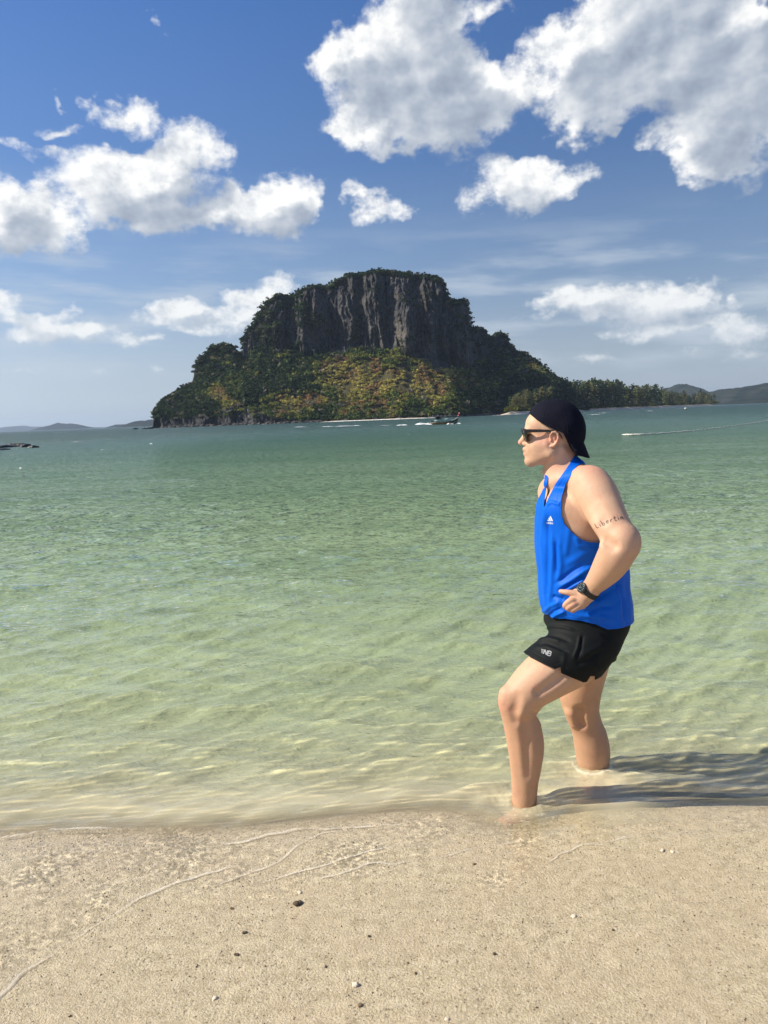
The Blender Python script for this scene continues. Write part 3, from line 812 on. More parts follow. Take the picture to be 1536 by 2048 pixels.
cc3 = np.concatenate([c2, c3[k3]]); rr3 = np.concatenate([r2_, r3_[k3]])
tn3 = np.where(rr.uniform(size=(len(cc3), 1)) < .72, PALN['dark'], np.where(rr.uniform(size=(len(cc3), 1)) < .6, PALN['green'], PALN['grey'] * .8)) * rr.uniform(.7, 1.25, (len(cc3), 1))
V2 = crown_cloud(cc3, rr3, tn3, np.full(len(cc3), 40), .60, 2)
fo = link('cliff_greenery', mesh_np('cliff_greenery', V2[0], V2[1], smooth=False), m_leaf); set_attr(fo.data, 'tone', V2[2]); tag(fo, kind='stuff')

# ---- boulders along the waterline: one rough fringe
ms = []
for k in range(240):
    a = rr.uniform(320, 1010)
    if 650 < a < 860 and rr.uniform() < .8: continue
    D = np.interp(a, DSH[:, 0], DSH[:, 1]) + rr.uniform(-5.5, 0)
    s_ = rr.uniform(.5, 1.9)
    bm = bmesh.new(); bmesh.ops.create_icosphere(bm, subdivisions=1, radius=s_)
    v = np.array([v.co[:] for v in bm.verts]); f = np.array([[w.index for w in q.verts] for q in bm.faces]); bm.free()
    v = v * rr.uniform(.6, 1.25, (len(v), 1)) * (1.4, 1, .7) + (base_xy(a, D), D, rr.uniform(-.2, .4))
    ms.append((v, f))
o_ = 0; vv = []; ff_ = []
for v, f in ms: vv.append(v); ff_.append(f + o_); o_ += len(v)
ro = link('shore_boulders', mesh_np('shore_boulders', np.concatenate(vv), np.concatenate(ff_), smooth=False), simple_mat('dark_wet_rock', (.06, .056, .052), .7, .3, var=.4, scale=.8)); tag(ro, kind='stuff')

# ---- pale beach strips and the sand spit
def strip(name, pts, w, h, mat, seg=160, seed=1):
    """A low bank along a shore: pts (px, D); rises h over w metres."""
    a = np.array(pts, float)
    u = np.linspace(a[0, 0], a[-1, 0], seg)
    D = np.interp(u, a[:, 0], a[:, 1]) + 2.5 * fbm2(u, u * 0, .03, 3, seed)
    prof = [(-w * .5, -1.2), (-.2 * w, -.25), (0, .02), (.35 * w, h * .55), (w, h), (w * 2.2, h * 1.15), (w * 7, h * 1.2), (w * 9, -1.2)]
    tp = np.clip(np.minimum(np.arange(seg), seg - 1 - np.arange(seg)) / 12.0, .05, 1)
    V = []
    for dy, z in prof:
        V.append(np.stack([base_xy(u, D + dy), D + dy, z * np.where(z > 0, tp, 1) + .08 * fbm2(u, u * 0 + dy, .2, 2, seed)], 1))
    V = np.concatenate(V)
    i = np.arange(len(prof) - 1)[:, None] * seg + np.arange(seg - 1)[None, :]
    return link(name, mesh_np(name, V, np.stack([i, i + 1, i + 1 + seg, i + seg], -1).reshape(-1, 4)), mat)
m_pale = simple_mat('pale_dry_sand', (.62, .53, .40), .9, .2, var=.12, scale=.35)
SPIT = [(1000, 408), (1060, 452), (1120, 492), (1181, 530), (1240, 580), (1300, 650), (1366, 740), (1436, 830)]
o = strip('sand_spit', SPIT, 7, 1.6, m_pale, 220, 4); tag(o, kind='structure')
o = strip('island_beach', [(640, 415), (700, 410), (800, 402), (870, 404)], 2.5, .30, m_pale, 90, 6); tag(o, kind='structure')
# low bushes under the trees of the spit
N4 = 900
a4 = rr.uniform(1012, 1434, N4); off = rr.uniform(8, 30, N4)
sp = np.array(SPIT, float)
D4 = np.interp(a4, sp[:, 0], sp[:, 1]) + off
r4 = rr.uniform(.9, 3.0, N4)
c4 = np.stack([base_xy(a4, D4), D4, 1.6 + r4 * .4], 1)
tn4 = np.where(rr.uniform(size=(N4, 1)) < .55, PALN['olive'] * .7, PALN['green']) * rr.uniform(.7, 1.3, (N4, 1))
V4 = crown_cloud(c4, r4, tn4, np.full(N4, 26), .6, 4)
fo = link('spit_undergrowth', mesh_np('spit_undergrowth', V4[0], V4[1], smooth=False), m_leaf); set_attr(fo.data, 'tone', V4[2]); tag(fo, kind='stuff')

# ---- casuarinas on the spit: each a tree with its own trunk and crown
m_bark = simple_mat('grey_bark', (.10, .082, .065), .9, .2, var=.3, scale=1.5)
m_needle = m_leaf
def tree_mesh(seed, h=1.0):
    r_ = np.random.RandomState(seed)
    segs = [np.array((r_.normal(0, .012) * k, r_.normal(0, .012) * k, h * k / 6)) for k in range(7)]
    tv_, tf_ = [], []
    for k, p_ in enumerate(segs):
        rad_ = .017 * (1 - k / 7.5)
        for q in range(6):
            an = q * math.pi / 3; tv_.append(p_ + np.array((math.cos(an), math.sin(an), 0)) * rad_)
    for k in range(6):
        for q in range(6): tf_.append([k * 6 + q, k * 6 + (q + 1) % 6, k * 6 + 6 + (q + 1) % 6, k * 6 + 6 + q])
    n_b = 60
    cen, rad_ = [], []
    for b_ in range(n_b):
        z = r_.uniform(.07, 1.0); an = r_.uniform(0, 2 * math.pi)
        reach = (.19 * max(.12, 1 - ((z - .25) / .85) ** 2)) * r_.uniform(.3, 1.05)
        cen.append((math.cos(an) * reach, math.sin(an) * reach, z * h)); rad_.append(r_.uniform(.035, .07))
    tones = np.ones((n_b, 3)) * r_.uniform(.75, 1.3, (n_b, 1))
    V = crown_cloud(np.array(cen), np.array(rad_), tones, np.full(n_b, 9), 1.5, seed + 50, 1.25)
    return (np.array(tv_), np.array(tf_)), V
def tree_of(name, variants, loc, h, wide, rz, label, group, cat='tree'):
    tr, cr = variants
    root = empty(name, loc); root.rotation_euler = (0, 0, rz)
    tag(root, label, cat, group)
    a = link('trunk', tr); a.parent = root; a.scale = (h * wide, h * wide, h)
    b_ = link('crown', cr); b_.parent = root; b_.scale = (h * wide, h * wide, h)
    return root
VAR = []
for sd, tone in ((101, (.10, .14, .06)), (102, (.15, .17, .07)), (103, (.06, .09, .045)), (104, (.21, .20, .085)), (105, (.11, .125, .062))):
    (tv_, tf_), V = tree_mesh(sd)
    tm = mesh_np('trunk', tv_, tf_); tm.materials.append(m_bark)
    cm = mesh_np('crown', V[0], V[1], smooth=False); cm.materials.append(m_leaf); set_attr(cm, 'tone', np.clip(V[2] * np.array(tone), 0, 1))
    VAR.append((tm, cm))
TOPL = np.array([(1015, 800), (1038, 781), (1070, 777), (1100, 766), (1120, 760), (1146, 764), (1192, 761), (1237, 762), (1251, 772), (1290, 770), (1314, 772), (1335, 779), (1384, 786), (1405, 780), (1428, 789)], float)
for k in range(150):
    a = 1018 + (1430 - 1018) * (k + rr.uniform(0, 1)) / 150
    front = k % 2 == 0
    D = np.interp(a, sp[:, 0], sp[:, 1]) + (rr.uniform(11, 18) if front else rr.uniform(20, 40))
    ytop = np.interp(a, TOPL[:, 0], TOPL[:, 1]) + (rr.uniform(1, 12) if front else rr.uniform(-3, 6))
    top = P(a, ytop, D)
    h = top[2] - 1.2
    vi = 3 if (1040 < a < 1100 and rr.uniform() < .5) else rr.randint(0, 5); v = VAR[vi]
    tree_of('casuarina_tree', v, (top[0], D, 1.2), h, rr.uniform(.75, 1.25), rr.uniform(0, 6.28), ('%s feathery tree in the %s of the wooded row along the sand spit' % (('mid green', 'light green', 'dark green', 'pale olive', 'dull green')[vi], 'front' if front else 'back')), 'trees along the sand spit')

# ---- single pale trees that stand out against the rock
def bare_tree(px, py_base, py_top, label, lean, sd, leafy):
    r_ = np.random.RandomState(sd)
    bb = BVHTree.FromPolygons([Vector(p) for p in IV], IF.tolist()) if 'bb_isl' not in globals() else bb_isl
    globals()['bb_isl'] = bb
    hit = bb.ray_cast(Vector(CAM), Vector(ray(px, py_base)).normalized())[0]
    if hit is None: return
    D = hit.y - 1.0
    s = S(px, py_base, D); h = (py_base - py_top) * s
    root = empty('pale_tree', (base_xy(px, D), D, hit.z - .5)); tag(root, label, 'tree')
    ms = []
    top = np.array((lean * h, 0, h * .72))
    ms.append(tube([(0, 0, 0), tuple(top * .5 + (r_.normal(0, .2), 0, 0)), tuple(top)], [.28, .22, .16], 6))
    tips = []
    for k in range(8):
        an = r_.uniform(0, 6.28); q = top * r_.uniform(.75, 1.0)
        e = q + np.array((math.cos(an) * h * .32, math.sin(an) * h * .32, h * r_.uniform(.10, .30)))
        ms.append(tube([tuple(q), tuple((q + e) / 2 + (0, 0, .3)), tuple(e)], [.13, .09, .05], 5)); tips.append(e)
    v_, f_ = join(ms)
    a = link('trunk', mesh_np('trunk', v_, f_), m_pale_bark); a.parent = root
    tn_ = np.tile(np.array(leafy), (len(tips), 1))
    V = crown_cloud(np.array(tips), np.full(len(tips), h * .16), tn_, np.full(len(tips), 16), .5, sd, .6)
    b_ = link('crown', mesh_np('crown', V[0], V[1], smooth=False), m_leaf); set_attr(b_.data, 'tone', V[2]); b_.parent = root
m_pale_bark = simple_mat('pale_bark', (.34, .30, .25), .9, .2, var=.2, scale=1.0)
bare_tree(813, 718, 696, 'pale flat-topped tree at the cliff foot above the golden slope', .02, 1, (.16, .16, .12))
bare_tree(634, 712, 693, 'pale bare tree left of the dark cleft at the cliff foot', .05, 2, (.13, .11, .085))
bare_tree(617, 708, 697, 'small grey tree on the ledge below the left buttress', -.05, 3, (.12, .105, .08))
bare_tree(1055, 716, 703, 'thin bare tree on the skyline of the right ridge', .05, 4, (.12, .10, .075))
bare_tree(1077, 730, 719, 'small leafless tree lower down the right ridge line', .1, 5, (.12, .10, .07))

# ---- far islands and hills in the haze
m_hill, nt, out = material('far_wooded_hill')
pos = nt.n('ShaderNodeTexCoord').outputs['Object']
c = nt.mix(nt.smooth(nt.noise(pos, .02, 5, .65), .35, .65), (.012, .020, .018), (.030, .036, .030))
b = nt.n('ShaderNodeBsdfDiffuse', ins={'Color': c})
nt.t.links.new(b.outputs[0], out.inputs[0])
def far_hill(pts, D, deep, seed, name='far_hill'):
    a = np.array(pts, float); n = 140; m = 26
    u = np.linspace(a[0, 0], a[-1, 0], n)
    zt = np.array([P(p_, q_, D)[2] for p_, q_ in zip(u, np.interp(u, a[:, 0], a[:, 1]))])
    zt = np.maximum(zt, 0) * (1 + .10 * fbm2(u, u * 0, .12, 3, seed)) + 2.0 * fbm2(u, u * 0, .5, 2, seed)
    V = []
    for j in range(m):
        t = j / (m - 1); y = D + (t - .5) * deep
        sh = math.sin(math.pi * t) ** .7
        xx = base_xy(u, D)
        V.append(np.stack([xx, np.full(n, y), zt * sh * (1 + .22 * fbm2(xx, np.full(n, y), .012, 3, seed + 3)) - 1.0], 1))
    V = np.concatenate(V)
    i = np.arange(m - 1)[:, None] * n + np.arange(n - 1)[None, :]
    o = link(name, mesh_np(name, V, np.stack([i, i + 1, i + 1 + n, i + n], -1).reshape(-1, 4)), m_hill); tag(o, kind='structure')
far_hill([(1318, 812), (1334, 780), (1345, 772), (1358, 768), (1370, 770), (1385, 779), (1398, 790), (1420, 806), (1440, 812)], 2300, 420, 1)
far_hill([(1405, 812), (1425, 796), (1440, 786), (1462, 778), (1480, 779), (1500, 776), (1520, 771), (1545, 766), (1580, 760), (1640, 758), (1720, 775), (1800, 800)], 1900, 700, 2)
far_hill([(1440, 811), (1480, 800), (1530, 797), (1600, 795), (1700, 800)], 1500, 200, 3)
far_hill([(85, 861), (97, 853), (112, 849), (124, 846), (131, 848), (140, 846), (150, 849), (163, 853), (172, 858)], 4600, 500, 5)
far_hill([(-140, 868), (-60, 850), (-20, 856), (20, 854), (40, 852), (60, 853), (85, 853), (120, 854), (170, 856), (205, 854), (235, 857)], 8200, 700, 6)
far_hill([(225, 857), (232, 850), (240, 848), (250, 850), (256, 856)], 3600, 300, 7)
far_hill([(250, 857), (262, 849), (272, 842), (280, 840), (288, 843), (296, 841), (310, 838), (330, 838), (345, 848)], 2700, 300, 8)

# ---- the air between
bm = bmesh.new(); bmesh.ops.create_cube(bm, size=1.0)
for v in bm.verts:
    v.co = Vector((v.co.x * 19400, v.co.y * 9800 + 4750, (v.co.z + .5) * 152 - 16))
me = bpy.data.meshes.new('haze'); bm.to_mesh(me); bm.free()
m_haze, nt, out = material('sea_haze')
pv = nt.n('ShaderNodeVolumePrincipled', ins={'Color': (.60, .75, .96, 1), 'Density': .000095, 'Anisotropy': .2})
nt.t.links.new(pv.outputs[0], out.inputs['Volume'])
hz = link('haze', me, m_haze); tag(hz, kind='stuff')
# ================================================================== long-tail boat
def loft_boat(name, L, stations, mat, parent, th=.06):
    """stations: (x along, keel z, half beam, gunwale z); shell with thickness."""
    n = 9; V = []
    for x, kz, hb, gz in stations:
        for j in range(n):
            t = -1 + 2 * j / (n - 1)
            a = abs(t)
            V.append((x, math.copysign(hb * a ** .62, t), kz + (gz - kz) * a ** 1.9))
    m = len(stations)
    f = np.array([[i * n + j, (i + 1) * n + j, (i + 1) * n + j + 1, i * n + j + 1] for i in range(m - 1) for j in range(n - 1)])
    v2, f2 = solidify(np.array(V), tri(f), th)
    o = link(name, mesh_np(name, v2, f2), mat); o.parent = parent
    return o
def slab(x0, x1, y0, y1, z0, z1):
    return box8([(x0, y0, z0), (x1, y0, z0), (x1, y1, z0), (x0, y1, z0), (x0, y0, z1), (x1, y0, z1), (x1, y1, z1), (x0, y1, z1)])
def strip_mesh(pts, w, h):
    """A plank following a line, w thick, h tall."""
    return tube(pts, h / 2, 6, flat=w / h)
m_hull = simple_mat('green_painted_wood', (.045, .085, .050), .6, .3, var=.35, scale=3)
m_orange = simple_mat('orange_painted_wood', (.42, .16, .035), .6, .3, var=.2, scale=3)
m_bwhite = simple_mat('white_painted_wood', (.46, .45, .40), .6, .3, var=.12, scale=3)
m_roof = simple_mat('faded_green_canopy', (.20, .31, .26), .7, .2, var=.12, scale=2)
m_darkw = simple_mat('dark_wood', (.06, .045, .032), .8, .2, var=.3, scale=4)
m_red = simple_mat('red_cloth', (.50, .025, .030), .8, .2, var=.2, scale=8)
m_pink = simple_mat('pale_pink_cloth', (.70, .42, .42), .8, .2, var=.15, scale=8)
m_steel = simple_mat('grey_steel', (.16, .165, .17), .45, .5, metal=.4)
m_cush = simple_mat('cream_cushions', (.52, .48, .34), .9, .2, var=.25, scale=5)
bp_ = G(888, 848.5)
boat = empty('longtail_boat', (bp_[0], bp_[1], 0.0)); boat.rotation_euler = (0, 0, math.radians(4))
k_ = 60 * S(888, 848, bp_[1]) / 9.3       # the boat spans sixty-odd photo pixels
boat.scale = (k_,) * 3
tag(boat, 'wooden long-tail boat with pale green canopy and red ribbons on its raised bow', 'boat')
ST = [(-4.3, -.05, .55, .55), (-3.6, -.25, .85, .58), (-2.4, -.34, 1.02, .60), (-.8, -.36, 1.08, .64), (.8, -.34, 1.02, .74), (2.2, -.25, .82, .98), (3.2, -.05, .55, 1.28), (3.9, .35, .28, 1.62), (4.25, .80, .10, 1.90)]
loft_boat('hull', 9, ST, m_hull, boat)
for s in (-1, 1):
    pts = [(x, s * (hb * .995), gz + .02) for x, kz, hb, gz in ST]
    v_, f_ = strip_mesh(pts, .14, .09); o = link('gunwale', mesh_np('gunwale', v_, f_), m_bwhite); o.parent = boat
    pts = [(x, s * (hb * .93 + .02), kz + (gz - kz) * .62) for x, kz, hb, gz in ST[:6]]
    v_, f_ = strip_mesh(pts, .06, .34); o = link('orange_stripe', mesh_np('orange_stripe', v_, f_), m_orange); o.parent = boat
    pts = [(x, s * (hb * .80 + .04), kz + (gz - kz) * .40) for x, kz, hb, gz in ST[5:8]]
    v_, f_ = strip_mesh(pts, .05, .22); o = link('white_stripe', mesh_np('white_stripe', v_, f_), m_bwhite); o.parent = boat
v_, f_ = tube([(3.7, 0, .55), (4.1, 0, 1.15), (4.35, 0, 1.9), (4.62, 0, 2.75), (4.95, 0, 3.35)], [.10, .11, .10, .09, .06], 8)
o = link('bow_post', mesh_np('bow_post', v_, f_), m_darkw); o.parent = boat; prow = o
for i, (z0, z1, mt, nm) in enumerate(((.55, 1.05, m_red, 'ribbon'), (1.15, 1.55, m_red, 'ribbon'), (1.75, 1.95, m_pink, 'ribbon'), (2.35, 2.6, m_pink, 'ribbon'), (2.65, 3.05, m_red, 'ribbon'), (3.08, 3.35, m_pink, 'ribbon'))):
    q = lambda z: (np.interp(z, [.55, 1.15, 1.9, 2.75, 3.35], [3.78, 4.1, 4.35, 4.62, 4.95]), 0, z)
    r_ = .24 if z1 < 1.6 else .20
    v_, f_ = tube([q(z0), q((z0 * 2 + z1) / 3), q((z0 + z1 * 2) / 3), q(z1)], [r_ * .55, r_, r_ * .85, r_ * .5], 9)
    v_ = v_ + .03 * np.random.RandomState(i).normal(size=v_.shape)
    o = link(nm, mesh_np(nm, v_, f_), mt); o.parent = boat
v_, f_ = tube([(4.05, .16, 1.2), (4.0, .22, .8), (3.95, .2, .35)], [.09, .12, .03], 6)
o = link('ribbon', mesh_np('ribbon', v_, f_), m_red); o.parent = boat
# passengers' canopy amidships: low sloping roof
CN = [(-3.1, 1.35), (-2.0, 1.45), (-.4, 1.62), (.6, 1.74), (1.3, 1.90)]
V = []
for x, z in CN:
    for t in np.linspace(-1, 1, 9): V.append((x, t * 1.12, z - .28 * t * t))
f = np.array([[i * 9 + j, (i + 1) * 9 + j, (i + 1) * 9 + j + 1, i * 9 + j + 1] for i in range(4) for j in range(8)])
v2, f2 = solidify(np.array(V), tri(f), .05); o = link('canopy', mesh_np('canopy', v2, f2), m_roof); o.parent = boat
for x, z in ((-3.0, 1.08), (-1.7, 1.2), (-.3, 1.36), (1.1, 1.58)):
    for s in (-1, 1):
        v_, f_ = tube([(x, s * 1.0, .62), (x, s * 1.08, z)], .035, 6); o = link('canopy_post', mesh_np('canopy_post', v_, f_), m_darkw); o.parent = boat
# helmsman's shelter aft, higher, with its dark windscreen
v_, f_ = slab(-3.55, -.95, -.95, .95, 2.42, 2.50); o = link('shelter_roof', mesh_np('shelter_roof', v_, f_, False), m_steel); o.parent = boat
for x in (-3.4, -2.3, -1.1):
    for s in (-1, 1):
        v_, f_ = tube([(x + (.35 if x > -2 else 0), s * .9, 1.3), (x, s * .9, 2.44)], .04, 6); o = link('shelter_post', mesh_np('shelter_post', v_, f_), m_steel); o.parent = boat
v_, f_ = slab(-2.25, -1.2, .80, .84, 1.6, 2.38); o = link('side_curtain', mesh_np('side_curtain', v_, f_, False), m_darkw); o.parent = boat
v_, f_ = slab(-1.02, -.98, -.85, .85, 1.6, 2.38); o = link('windscreen', mesh_np('windscreen', v_, f_, False), m_darkw); o.parent = boat
for x, w_, h_ in ((-3.3, .42, .38), (-2.25, .5, .14), (-1.65, .42, .40)):
    v_, f_ = slab(x - w_ / 2, x + w_ / 2, -.4, .4, 2.51, 2.51 + h_); o = link('roof_bundle', mesh_np('roof_bundle', v_, f_, False), m_steel); o.parent = boat
# benches with cushions showing over the side
for i, x in enumerate((-2.6, -1.9, -1.2, -.5, .2, .8)):
    v_, f_ = slab(x - .22, x + .22, -.85, .85, .45, .78 + .06 * (i % 3)); o = link('bench', mesh_np('bench', v_, f_, False), m_cush); o.parent = boat
# engine on its pivot with the long shaft trailing in the water
v_, f_ = slab(-4.1, -3.4, -.25, .25, .75, 1.25); o = link('engine', mesh_np('engine', v_, f_, False), m_steel); o.parent = boat
v_, f_ = tube([(-3.6, 0, 1.0), (-4.6, 0, .6), (-6.1, 0, -.10)], .045, 6); o = link('propeller_shaft', mesh_np('propeller_shaft', v_, f_), m_steel); o.parent = boat
v_, f_ = tube([(-3.5, 0, 1.1), (-2.6, .1, 1.45)], .03, 6); o = link('tiller', mesh_np('tiller', v_, f_), m_steel); o.parent = boat
# cargo forward
for i, (x, s_) in enumerate(((1.7, .22), (2.1, .18), (2.5, .16))):
    v_, f_ = slab(x - s_, x + s_, -.35, .35, .75, 1.02 + .13 * i); o = link('cargo_box', mesh_np('cargo_box', v_, f_, False), m_bwhite if i != 1 else m_steel); o.parent = boat

# tour boat far off by the island's left tip, and a dark skiff beyond it
g2 = P(296, 852.6, 400.0)
tb = empty('tour_boat', (g2[0], 400.0, 0)); tb.scale = (.85,) * 3; tag(tb, 'small dark boat with white shelter moored off the left tip of the island', 'boat')
STB = [(-3.6, -.1, .7, .55), (-2, -.3, 1.0, .6), (0, -.3, 1.05, .7), (2, -.15, .8, .95), (3.2, .2, .35, 1.4), (3.7, .7, .08, 1.8)]
loft_boat('hull', 7, STB, m_darkw, tb)
v_, f_ = slab(-2.4, .9, -.9, .9, 1.75, 1.86); o = link('roof', mesh_np('roof', v_, f_, False), m_darkw); o.parent = tb
for x in (-2.2, .7):
    for s in (-1, 1):
        v_, f_ = tube([(x, s * .8, .6), (x, s * .8, 1.76)], .05, 5); o = link('roof_post', mesh_np('roof_post', v_, f_), m_darkw); o.parent = tb
v_, f_ = slab(.2, 1.2, -.5, .5, 1.87, 2.9); o = link('white_bundle', mesh_np('white_bundle', v_, f_, False), m_bwhite); o.parent = tb
v_, f_ = tube([(-1.8, 0, 1.86), (-1.8, 0, 4.4)], .05, 5); o = link('mast', mesh_np('mast', v_, f_), m_steel); o.parent = tb
g3 = P(270, 856.0, 420.0)
sk_b = empty('skiff', (g3[0], 420.0, 0)); sk_b.scale = (.8,) * 3; tag(sk_b, 'tiny dark skiff on the open water left of the tour boat', 'boat')
loft_boat('hull', 4, [(-2, -.1, .5, .45), (-.5, -.2, .7, .5), (1, -.1, .5, .65), (2, .25, .08, .95)], m_darkw, sk_b)
v_, f_ = slab(-.5, .5, -.35, .35, .3, 1.1); o = link('cabin', mesh_np('cabin', v_, f_, False), m_darkw); o.parent = sk_b

# ================================================================== swimming-line rope with floats, buoy
m_rope = simple_mat('white_rope', (.62, .60, .54), .8, .3, var=.15, scale=20)
rp = [(1243, 869.5), (1262, 870), (1285, 869.3), (1330, 866.5), (1380, 862.3), (1440, 855.5), (1500, 847), (1536, 841.5), (1590, 833)]
pts = [G(a, b, .03) for a, b in rp]
pts = [tuple(p_) for p_ in pts]
dense = []
for a, b_ in zip(pts[:-1], pts[1:]):
    for k in range(8): dense.append(tuple(np.array(a) * (1 - k / 8) + np.array(b_) * k / 8))
dense.append(pts[-1])
dense = [(x, y, z + .02 * math.sin(i * 1.7)) for i, (x, y, z) in enumerate(dense)]
rope = empty('float_rope', dense[0]); tag(rope, 'white rope line floating on the water behind the man, running out to the right edge', 'rope')
v_, f_ = tube(dense, .011, 6); part('cord', mesh_np('cord', v_, f_), m_rope, rope)
rr = np.random.RandomState(4)
fm = None
for i in range(2, len(dense) - 1):
    if i in (9, 10) : continue
    c_ = np.array(dense[i]); d_ = np.array(dense[min(i + 1, len(dense) - 1)]) - np.array(dense[i - 1]); d_ /= np.linalg.norm(d_)
    if fm is None:
        v_, f_ = tube([(-.16, 0, 0), (-.12, 0, 0), (.12, 0, 0), (.16, 0, 0)], [.012, .030, .030, .012], 8); fm = mesh_np('float', v_, f_); fm.materials.append(m_rope)
    o = link('float', fm); o.parent = rope; o.matrix_parent_inverse = Matrix.Translation(-Vector(rope.location))
    o.location = c_ + (0, 0, .02); o.rotation_euler = (0, 0, math.atan2(d_[1], d_[0]))
bq = P(1371, 824.0, 300.0)
by = empty('buoy', (bq[0], 300.0, 0)); tag(by, 'white mooring buoy on the open water before the sand spit', 'buoy')
bm = bmesh.new(); bmesh.ops.create_uvsphere(bm, u_segments=14, v_segments=10, radius=.55)
for v in bm.verts: v.co.z = v.co.z * .8 + .25
me = bpy.data.meshes.new('float_body'); bm.to_mesh(me); bm.free(); o = link('float_body', me, m_bwhite); o.parent = by
v_, f_ = tube([(0, 0, .6), (0, 0, .95)], .06, 8); o = link('lifting_eye', mesh_np('lifting_eye', v_, f_), m_steel); o.parent = by

# ================================================================== reef rocks awash at the left edge
m_reef = simple_mat('wet_black_rock', (.022, .024, .022), .5, .45, var=.5, scale=6, bump=.6)
REEF_L = ['black reef rock cut by the left edge of the picture', 'broad black reef rock second from the left edge', 'small black reef rock in the middle of the row', 'tallest black reef rock right of the middle of the row',
    'black reef rock second from the right end of the row', 'small black reef rock at the right end of the row', 'flat black reef rock lying in front of the row']
for i, (px_, py_, w_, h_) in enumerate(((-28, 896, 2.2, .30), (8, 894, 1.5, .22), (22, 891.5, 1.0, .26), (37, 892, 1.2, .34), (52, 893, 1.0, .28), (66, 894.5, .8, .22), (2, 899, .9, .12))):
    g_ = G(px_, py_ + 1)
    bm = bmesh.new(); bmesh.ops.create_icosphere(bm, subdivisions=4, radius=1)
    for v in bm.verts:
        n_ = mnoise.fractal(v.co * 1.6 + Vector((i * 3.1, 0, 0)), .8, 2.1, 5)
        v.co = v.co * (1 + .34 * n_)
        v.co = Vector((v.co.x * w_ * .75, v.co.y * w_ * .5, v.co.z * h_ + .02))
    for f in bm.faces: f.smooth = True
    me = bpy.data.meshes.new('reef_rock'); bm.to_mesh(me); bm.free()
    o = link('reef_rock', me, m_reef); o.location = (g_[0], g_[1], 0); o.rotation_euler = (0, 0, i * 1.1)
    tag(o, REEF_L[i], 'rock', 'reef rocks awash at the left edge')

# ================================================================== white water: wake, breakers, scattered caps
m_froth, nt, out = material('white_water')
pos = nt.n('ShaderNodeTexCoord').outputs['Object']
nz = nt.noise(pos, 1.6, 5, .7)
d1 = nt.n('ShaderNodeBsdfDiffuse', ins={'Color': (.78, .80, .80, 1)})
t1 = nt.n('ShaderNodeBsdfTransparent')
mxs = nt.n('ShaderNodeMixShader', ins={0: nt.smooth(nz, .38, .52), 1: t1.outputs[0], 2: d1.outputs[0]})
nt.t.links.new(mxs.outputs[0], out.inputs[0])
ms = []
rr = np.random.RandomState(12)
def pale_water(px, py, wpx, hpx, lift=.10):
    """A ragged low mound of white water."""
    c0 = G(px, py, .03); wx = wpx * S(px, py, c0[1]); n = 18
    dy = max(.35, abs(G(px, py - hpx / 2, .03)[1] - G(px, py + hpx / 2, .03)[1]) * .5) if py - hpx / 2 > 838 else 1.5
    dy = min(dy, wx * .8)
    V = [(c0[0], c0[1], lift)]
    for k in range(n):
        a = 2 * math.pi * k / n; q = rr.uniform(.55, 1.1)
        V.append((c0[0] + math.cos(a) * wx * .5 * q, c0[1] + math.sin(a) * dy * .5 * q, .035))
    for k in range(n):
        a = 2 * math.pi * k / n; q = rr.uniform(.25, .55)
        V.append((c0[0] + math.cos(a) * wx * .5 * q, c0[1] + math.sin(a) * dy * .5 * q, lift * rr.uniform(.6, 1.1)))
    F = []
    for k in range(n):
        k2 = (k + 1) % n
        F += [(1 + k, 1 + k2, 1 + n + k2), (1 + k, 1 + n + k2, 1 + n + k), (1 + n + k, 1 + n + k2, 0)]
    ms.append((np.array(V), np.array(F)))
for a, b_, w_, h_, l_ in ((846, 848.8, 34, 3, .28), (860, 849.2, 22, 2.5, .30), (838, 848, 18, 2, .15), (900, 848.6, 16, 2, .22), (918, 847.8, 10, 2, .2),
                     (690, 852.2, 40, 1.6, .10), (712, 851.4, 20, 1.4, .1), (806, 850.6, 26, 2.0, .16), (770, 850.7, 22, 1.2, .06), (655, 853.2, 30, 1.4, .10), (600, 854, 26, 1.4, .10)):
    pale_water(a, b_, w_, h_, l_)
for k in range(36):
    a = rr.uniform(-40, 1580); b_ = rr.uniform(850, 905) - (a - 100) * .028
    if rr.uniform() < .85: continue
    pale_water(a, b_, rr.uniform(3, 8), 1.0, rr.uniform(.04, .10))
for a, b_, w_ in ((150, 884, 16), (302, 888, 8), (42, 937, 8), (1190, 829, 26), (1060, 838, 20), (1150, 834, 14), (1300, 822, 16), (1205, 826, 18)):
    pale_water(a, b_, w_, 1.6, .09)
v_, f_ = join(ms)
o = link('white_water', mesh_np('white_water', v_, f_), m_froth); tag(o, kind='stuff')
